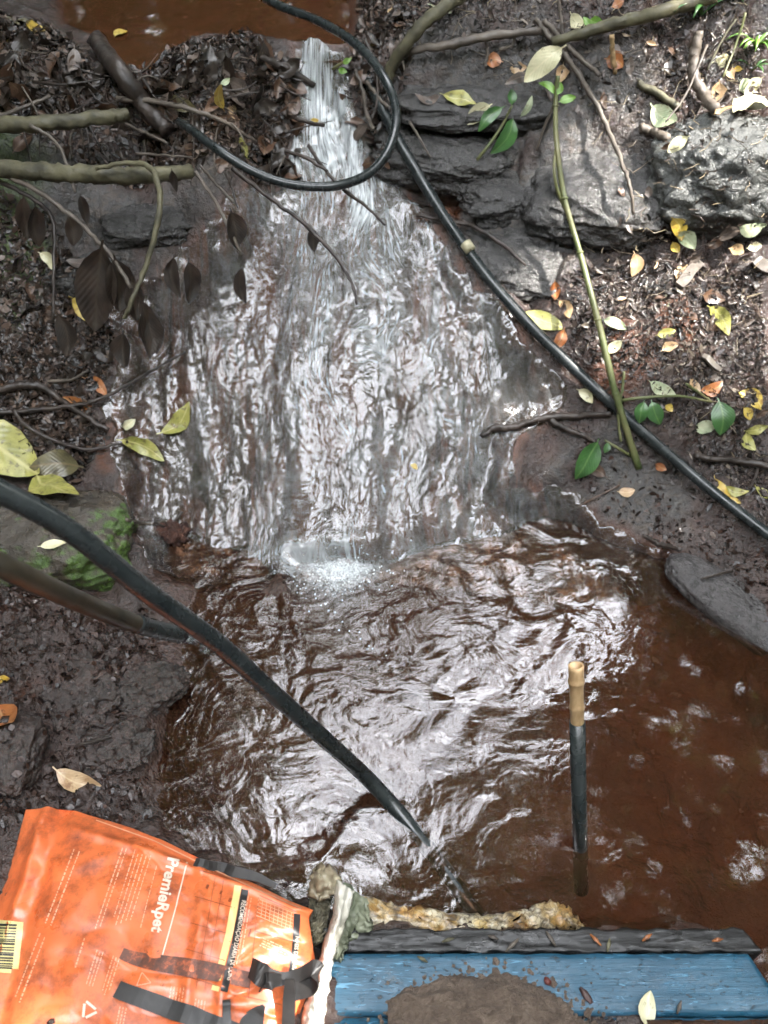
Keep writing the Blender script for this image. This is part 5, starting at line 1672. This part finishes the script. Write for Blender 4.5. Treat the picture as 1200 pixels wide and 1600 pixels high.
# ridge of the side gusset along the far edge and folds near the left end
zbag += 0.008 * np.exp(-((Vv - 0.055 - 0.02 * np.sin(U * 5)) / 0.018) ** 2) * sstep(0.1, 0.3, U)
zbag += 0.009 * np.exp(-((U - 0.075 - 0.05 * Vv) / 0.02) ** 2) - 0.007 * np.exp(-((U - 0.13 - 0.05 * Vv) / 0.025) ** 2)
zbag += 0.006 * np.exp(-((U - 0.62 - 0.1 * Vv) / 0.02) ** 2) + 0.006 * np.exp(-((U - 0.72 - 0.1 * Vv) / 0.016) ** 2) * sstep(0.05, 0.15, Vv)
GB = np.zeros((nb, nb, 3))
for j in range(nb):
    for i in range(nb):
        GB[j, i] = atz(PXY[j, i, 0], PXY[j, i, 1], 0.12)
GB[..., 2] = zbag
t = NT('orange_bag_film')
c0 = t.ramp(t.noise(6, 4, 0.6), [(0.3, (0.64, 0.130, 0.036)), (0.7, (0.73, 0.185, 0.062))])
dirt = t.ramp(t.noise(20, 8, 0.75), [(0.47, 0.0), (0.66, 0.9)])
c0 = t.mix(dirt, c0, (0.22, 0.050, 0.020))
c0 = t.mix(t.ramp(t.noise(75, 5, 0.7), [(0.66, 0.0), (0.72, 0.9)]), c0, (0.06, 0.025, 0.014))
t.set(Base_Color=c0, Roughness=t.ramp(t.noise(14, 4), [(0.3, 0.22), (0.7, 0.42)]), Normal=t.bump(t.noise(14, 4, 0.55), 0.15, 0.008))
t.b.inputs['Specular IOR Level'].default_value = 0.6
M['bag'] = t.m
front = link('front_panel', grid_mesh('front_panel', GB), M['bag'])
GBb = GB.copy()
GBb[..., 2] = 0.100 - 0.030 * (1 - np.exp(-edge / 0.06)) - 0.0005
back = link('back_panel', grid_mesh('back_panel', GBb[::-1]), M['bag'])
bv = bvh_of(front)
child(front, bag)
child(back, bag)


def flat(name, rgb, rough=0.35):
    t = NT(name)
    n = t.ramp(t.noise(50, 5, 0.7), [(0.5, 0.0), (0.72, 0.55)])
    t.set(Base_Color=t.mix(n, rgb, tuple(0.45 * a + 0.02 for a in rgb)), Roughness=rough)
    return t.m


t = NT('mud_smear_on_orange')
sm = t.ramp(t.noise(70, 6, 0.75), [(0.36, (0.055, 0.022, 0.014)), (0.52, (0.13, 0.038, 0.018)), (0.66, (0.50, 0.11, 0.035))])
t.set(Base_Color=sm, Roughness=0.4)
M['rubber_mud'] = t.m
M['ink_white'] = flat('white_ink', (0.74, 0.62, 0.50))
M['ink_black'] = flat('black_ink', (0.022, 0.020, 0.020))
M['ink_yellow'] = flat('pale_yellow_ink', (0.72, 0.62, 0.26))
M['ink_fine'] = flat('faded_white_ink', (0.74, 0.40, 0.25))
M['ink_line'] = flat('dark_orange_ink', (0.26, 0.055, 0.018))


def on_bag(q, off):
    p, n = cast(bv, q[0], q[1])
    return None if p is None else p + n * off


def bag_strips(name, strips, mat, off=0.0008, stuff=False):
    """each strip: (polyline in the picture, width in picture pixels) laid on the bag"""
    V, F = [], []
    for pts, w in strips:
        P = np.array(pts, float)
        L = np.linalg.norm(np.diff(P, axis=0), axis=1).sum()
        m = max(2, int(L / 5) + 1)
        s = lerp_curve(P, np.linspace(0, 1, m))
        T = np.gradient(s, axis=0)
        T /= np.linalg.norm(T, axis=1)[:, None] + 1e-9
        N = np.stack([-T[:, 1], T[:, 0]], 1) * w / 2
        k = max(2, int(w / 5) + 2)
        b = len(V)
        ok = True
        pp = []
        for i in range(m):
            for f in np.linspace(-1, 1, k):
                q = on_bag(s[i] + N[i] * f, off)
                if q is None:
                    ok = False
                    break
                pp.append(q)
            if not ok:
                break
        if not ok:
            continue
        V += pp
        for i in range(m - 1):
            for j in range(k - 1):
                a = b + i * k + j
                F.append((a, a + 1, a + k + 1, a + k))
    o = link(name, mesh_from(name, V, F), M[mat])
    if stuff:
        o['kind'] = 'stuff'
    return child(o, bag)


def bag_text(name, body, o0, d, cap, length, mat, off=0.0014, bold=0.0, skew=0.0):
    c = bpy.data.curves.new('lettering', 'FONT')
    c.body = body
    c.size = 1.0
    c.offset = bold
    c.resolution_u = 3
    ob = bpy.data.objects.new('lettering', c)
    COL.objects.link(ob)
    dg = bpy.context.evaluated_depsgraph_get()
    me = bpy.data.meshes.new_from_object(ob.evaluated_get(dg))
    bpy.data.objects.remove(ob)
    co = np.array([v.co[:] for v in me.vertices])
    w = co[:, 0].max() - co[:, 0].min()
    x0 = co[:, 0].min()
    d = np.array(d, float); d /= np.linalg.norm(d)
    e = np.array([d[1], -d[0]])
    for v, q in zip(me.vertices, co):
        pix = np.array(o0) + d * ((q[0] - x0) / w * length) + e * (q[1] / 0.70 * cap)
        p = on_bag(pix, off)
        if p is not None:
            v.co = p
    me.name = name
    ob = link(name, me, M[mat], smooth=False)
    return child(ob, bag)


D_ = (-0.215, 0.977)
bag_text('brand_lettering', 'PremieRpet', (263, 1340), (-0.222, 0.975), 18, 119, 'ink_white', bold=0.03)
bag_strips('white_rule', [([(292, 1348), (273, 1425), (254, 1492)], 2.0)], 'ink_white')
bag_strips('yellow_band', [([(372, 1384), (358, 1460), (340, 1532)], 11)], 'ink_yellow', 0.0008)
bag_strips('yellow_band', [([(338, 1540), (336, 1548)], 12)], 'ink_yellow', 0.0008)
bag_strips('black_band', [([(383, 1390), (369, 1465), (350, 1549)], 11)], 'ink_black', 0.0009)
bag_text('band_lettering', 'RECOMENDAÇÃO DIÁRIA DE CONS', (378, 1408), (-0.19, 0.98), 7, 126, 'ink_white', 0.0016, bold=0.01)
bag_strips('black_band', [([(464, 1428), (462, 1470), (456, 1520), (450, 1560), (447, 1580)], 10)], 'ink_black', 0.0009)
bag_text('band_lettering', 'NÍVEIS DE GARAN', (461.5, 1463), (-0.10, 0.99), 6, 62, 'ink_white', 0.0016, bold=0.01)
# table rules
rules = []
for k in range(5):
    y = 1362 + 43 * k - 2 * k
    x = 327 - 7 * k
    rules.append(([(x - 15, y - 2), (x + 46, y + 16)], 1.2))
for x in (340, 354):
    rules.append(([(x - 4, 1372), (x - 34, 1545)], 0.8))
rules += [([(406, 1399), (462, 1424)], 1.2), ([(399, 1455), (458, 1472)], 1.2), ([(391, 1502), (450, 1523)], 1.2), ([(380, 1556), (440, 1570)], 1.2), ([(404, 1402), (388, 1560)], 0.9)]
bag_strips('table_rules', rules, 'ink_line', 0.0008, True)
# illegible small print: broken rows of short marks
rs = np.random.default_rng(15)
fine = []


def print_rows(start, d, length, rows, gap_, w=2.2):
    d = np.array(d, float) / np.linalg.norm(d)
    e = np.array([d[1], -d[0]])
    for r in range(rows):
        s = np.array(start, float) + e * gap_ * r + d * rs.uniform(0, length * 0.06)
        t_ = 0
        end = length * rs.uniform(0.75, 1.0)
        while t_ < end:
            l_ = rs.uniform(2.5, 8)
            fine.append(([s + d * t_, s + d * min(t_ + l_, end)], w * rs.uniform(.6, 1.1)))
            t_ += l_ + rs.uniform(1.2, 2.6)


print_rows((118, 1322), (-0.36, 0.93), 130, 2, 9)
print_rows((64, 1456), (-0.36, 0.93), 130, 2, 9)
print_rows((194, 1318), (-0.32, 0.95), 140, 2, 6)
print_rows((212, 1326), (-0.30, 0.95), 120, 5, 6.5, 1.8)
print_rows((246, 1348), (-0.25, 0.97), 110, 1, 6, 1.6)
print_rows((133, 1464), (-0.3, 0.95), 62, 1, 6, 2.4)
print_rows((152, 1484), (-0.3, 0.95), 60, 3, 5, 1.8)
print_rows((178, 1492), (-0.3, 0.95), 62, 3, 5, 1.8)
print_rows((268, 1540), (-0.15, 0.98), 34, 5, 5, 1.6)
print_rows((188, 1572), (-0.2, 0.98), 34, 3, 5, 1.8)
print_rows((306, 1560), (-0.15, 0.98), 30, 4, 5, 1.6)
print_rows((388, 1400), (-0.17, 0.98), 120, 2, 5, 1.6)
print_rows((410, 1466), (0.9, 0.40), 44, 4, -4, 1.8)
for k in range(9):
    fine.append(([(404 + k * 6.4, 1404 + k * 2.7), (401 + k * 6.4, 1432 + k * 2.7)], 1.0))
for k in range(6):
    fine.append(([(406 - k, 1406 + 5 * k), (460 - k, 1428 + 5 * k)], 1.0))
bag_strips('fine_print', fine, 'ink_fine', 0.0008, True)
bag_strips('table_entries', [([(325, 1383), (322, 1389)], 4), ([(346, 1393), (344, 1398)], 3.5), ([(361, 1404), (358, 1410)], 4), ([(392, 1452), (388, 1464)], 3)], 'ink_line', 0.0010, True)
# recycling triangle
tri = [(133, 1563), (154, 1580), (130, 1592)]
st_ = []
for i in range(3):
    a, b = np.array(tri[i], float), np.array(tri[(i + 1) % 3], float)
    st_.append(([a + (b - a) * .10, a + (b - a) * .82], 4.0))
bag_strips('recycling_symbol', st_, 'ink_white', 0.0010)
tri = [(222, 1520), (236, 1536), (214, 1540)]
bag_strips('symbol_outline', [([np.array(tri[i], float), np.array(tri[(i + 1) % 3], float)], 1.3) for i in range(3)], 'ink_fine', 0.0010)
# barcode patch
bag_strips('barcode_patch', [([(-6, 1474), (33, 1478)], 74), ([(-6, 1482), (20, 1484)], 74)], 'ink_yellow', 0.0007)
bars = []
yy_ = 1446
while yy_ < 1516:
    w = rs.uniform(1.0, 3.4)
    bars.append(([(-6, yy_ - 1), (26 - (yy_ - 1446) * 0.10, yy_)], w))
    yy_ += w + rs.uniform(1.0, 2.6)
bag_strips('barcode_bars', bars, 'ink_black', 0.0012, True)
bag_strips('seam_line', [([(150, 1282), (240, 1314), (330, 1358), (400, 1390), (470, 1420)], 1.6), ([(150, 1277), (240, 1308), (330, 1350), (390, 1378)], 1.2)], 'ink_fine', 0.0009, True)

# rubber strips lying on the bag
def bag_ribbon(pts, wpx, lift, mat, label, thick=0.0009, name='rubber_strip'):
    s = lerp_curve(pts, np.linspace(0, 1, max(8, int(4 * len(pts)))))
    P, side = [], []
    T = np.gradient(s, axis=0)
    for q, t_ in zip(s, T):
        p, n = cast(bv, q[0], q[1])
        if p is None:
            p, n = atz(q[0], q[1], 0.105), np.array([0, 0, 1.0])
        P.append(p + n * lift)
    P = np.array(P)
    P[1:-1] = 0.25 * P[:-2] + 0.5 * P[1:-1] + 0.25 * P[2:]
    Tw = np.gradient(P, axis=0)
    side = np.cross(Tw, np.array([0, 0, 1.0]))
    mpp = 1.38 * TV / 800
    o = link(name, ribbon_mesh(name, P, np.atleast_1d(wpx) * mpp, side, thick, flat=True), M[mat], smooth=False)
    return tag(o, label, 'strip', 'rubber strips on the bag')


bag_ribbon([(303, 1352), (325, 1357), (360, 1362), (400, 1371), (432, 1386)], [15, 17, 15, 8], 0.004, 'rubber', 'black rubber strip near the far edge of the orange bag')
bag_ribbon([(184, 1546), (220, 1558), (262, 1574), (310, 1592), (380, 1618)], [21, 23, 23], 0.004, 'rubber', 'wide black rubber strip at the bottom of the orange bag')
bag_ribbon([(190, 1490), (210, 1498), (270, 1508), (330, 1518), (392, 1532)], [14, 20, 23, 22, 19], 0.0012, 'rubber_mud', 'mud smeared strip pressed flat across the orange bag', 0.0005)
bag_ribbon([(352, 1562), (352, 1585), (354, 1618)], [11, 11, 12], 0.004, 'rubber', 'short black strip standing at the bottom of the orange bag')
bag_ribbon([(412, 1572), (396, 1592), (380, 1625)], [5, 34, 60], 0.004, 'rubber', 'torn black scrap below the knotted strap')
# knotted strap
kp = [((392, 1512), .165), ((404, 1520), .178), ((420, 1528), .166), ((445, 1529), .160), ((470, 1522), .168), ((490, 1512), .185), ((497, 1522), .180), ((488, 1538), .165), ((470, 1546), .155), ((455, 1552), .150)]
P = catmull([atz(q[0], q[1], z) for q, z in kp], 6)
root = empty('knotted_strap', P[0], 'black rubber strap tied in a knot over the end of the bag', 'strap')
child(link('loop', ribbon_mesh('loop', P, [0.026, 0.030, 0.016, 0.018, 0.026, 0.026, 0.022], (0.15, 1, 0.35), 0.0010, flat=True), M['rubber'], smooth=False), root)
P2 = catmull([atz(q[0], q[1], z) for q, z in [((440, 1530), .172), ((420, 1534), .176), ((408, 1548), .166)]], 6)
child(link('tail', ribbon_mesh('tail', P2, [0.014, 0.026, 0.012], (0.6, 0.6, 0.2), 0.0010, flat=True), M['rubber'], smooth=False), root)
P3 = catmull([atz(q[0], q[1], z) for q, z in [((452, 1530), .168), ((452, 1560), .150), ((450, 1610), .125)]], 6)
child(link('tail', ribbon_mesh('tail', P3, [0.012, 0.018, 0.018], (1, 0, 0.1), 0.0010, flat=True), M['rubber'], smooth=False), root)

# ------------------------------------------------------------------ forest overhead (seen in the water)
def gap(az, el):                       # openness of the canopy towards a direction, degrees
    g = np.exp(-(((az + 0 - 1.1 * (63 - el)) / 25) ** 2 + ((el - 61) / 18) ** 2) ** 2.0)
    g = np.maximum(g, 0.8 * np.exp(-(((az + 58) / 16) ** 2 + ((el - 68) / 8) ** 2) ** 1.5))
    a_, e_ = np.radians(az), np.radians(el)
    v = np.stack([np.cos(e_) * np.sin(a_), np.cos(e_) * np.cos(a_), np.sin(e_)], -1)
    bx, by = np.degrees(np.arctan2(v[:, 0], v[:, 2])), np.degrees(np.arctan2(-v[:, 1], v[:, 2]))   # degrees to the right / behind the zenith
    g = np.maximum(g, 0.95 * np.exp(-((bx / 32) ** 2 + ((by - 17) / 15) ** 2) ** 2))
    return g


NL = 70000
az = rng.uniform(-180, 180, NL)
el = np.degrees(np.arcsin(rng.uniform(0.0, 1, NL)))
rad_ = rng.uniform(4.2, 7.5, NL)
nz = perlin(az / 11.0, el / 8.0, 3.0) + 0.6 * perlin(az / 4.5, el / 3.5, 7.0)
keep = (gap(az, el) + 0.60 * nz < 0.48)
az, el, rad_ = R(1) * az[keep], R(1) * el[keep], rad_[keep]
C = np.stack([rad_ * np.cos(el) * np.sin(az), rad_ * np.cos(el) * np.cos(az) + 0.9, 0.3 + rad_ * np.sin(el)], 1)
# what hangs between the sun and the upper right bank thins out
hit_ = C - np.array(sd_)[None] * ((C[:, 2] - 0.85) / sd_.z)[:, None]
holes = fbm(hit_[:, 0] * 3.2, hit_[:, 1] * 3.2, 4.4, 2)
open_ = ((hit_[:, 0] - 1.0) / 0.60) ** 2 + ((hit_[:, 1] - 2.1) / 0.75) ** 2 + 0.5 * holes < 0.85
C = C[~open_]
# unseen foliage added to shade the left bank and darken the upper pool
nb_ = 5000
B1 = np.stack([rng.uniform(-2.6, -1.25, nb_), rng.uniform(0.9, 3.0, nb_), rng.uniform(0.9, 2.5, nb_)], 1)
B2 = np.stack([rng.uniform(-2.0, 1.2, 2600), rng.uniform(3.3, 4.6, 2600), rng.uniform(1.0, 2.6, 2600)], 1)
B3 = np.stack([rng.uniform(-1.7, -0.78, 2400), rng.uniform(1.2, 2.3, 2400), rng.uniform(1.6, 2.3, 2400)], 1)
C = np.concatenate([C, B1, B2, B3])
n = len(C)
D1 = rng.normal(size=(n, 3)); D1[:, 2] *= 0.5; D1 /= np.linalg.norm(D1, axis=1)[:, None]
D2 = np.cross(D1, rng.normal(size=(n, 3))); D2 /= np.linalg.norm(D2, axis=1)[:, None]
L = np.where(np.arange(n) < n - 10000, rng.uniform(0.10, 0.22, n), rng.uniform(0.03, 0.07, n))[:, None]; Wd = L * rng.uniform(0.30, 0.5, n)[:, None]
V = np.stack([C - D1 * L, C + D2 * Wd, C + D1 * L, C - D2 * Wd], 1).reshape(-1, 3)
F = np.arange(n * 4).reshape(-1, 4)
cols = np.repeat(np.stack([rng.uniform(0.025, 0.07, n), rng.uniform(0.05, 0.12, n), rng.uniform(0.012, 0.03, n)], 1), 4, 0)
t = NT('canopy_foliage')
t.set(Base_Color=t.attr('tint', 'Color'), Roughness=0.5)
tl = t.n('BsdfTranslucent')
tl.inputs['Color'].default_value = (0.16, 0.20, 0.06, 1)
mx_ = t.n('MixShader')
mx_.inputs[0].default_value = 0.35
t.l(t.b.outputs[0], mx_.inputs[1])
t.l(tl.outputs[0], mx_.inputs[2])
t.l(mx_.outputs[0], t.out.inputs['Surface'])
o = link('forest_canopy', soup_mesh('forest_canopy', V, F, cols), t.m, smooth=False)
tag(o, 'leafy forest canopy over the stream, mirrored in the water, with unseen foliage added for shade', kind='stuff')

# trunks of the forest round the clearing
rs = np.random.default_rng(91)
Vs, Fs = [], []
for i in range(26):
    a = R(rs.uniform(-180, 180)) if i > 9 else R(rs.uniform(-24, 22))
    d = rs.uniform(5.5, 9.0) if i > 9 else rs.uniform(4.2, 6.5)
    r0 = rs.uniform(0.08, 0.18)
    b = np.array([d * math.sin(a), 0.9 + d * math.cos(a), -0.2])
    lean = rs.normal(size=2) * 1.0
    for k, f in enumerate(np.linspace(0, 1, 9)):
        for q in range(9):
            w = 2 * math.pi * q / 9
            r = r0 * (1 - 0.55 * f)
            Vs.append(b + np.array([lean[0] * f + 0.15 * math.sin(4 * f + i) + r * math.cos(w), lean[1] * f + r * math.sin(w), 14 * f]))
    for k in range(8):
        for q in range(9):
            o0 = i * 81
            Fs.append((o0 + k * 9 + q, o0 + k * 9 + (q + 1) % 9, o0 + k * 9 + 9 + (q + 1) % 9, o0 + k * 9 + 9 + q))
o = link('forest_trunks', soup_mesh('forest_trunks', np.array(Vs), np.array(Fs)), M['bark_dark'])
tag(o, 'trunks of the surrounding forest, mirrored in the water', kind='stuff')
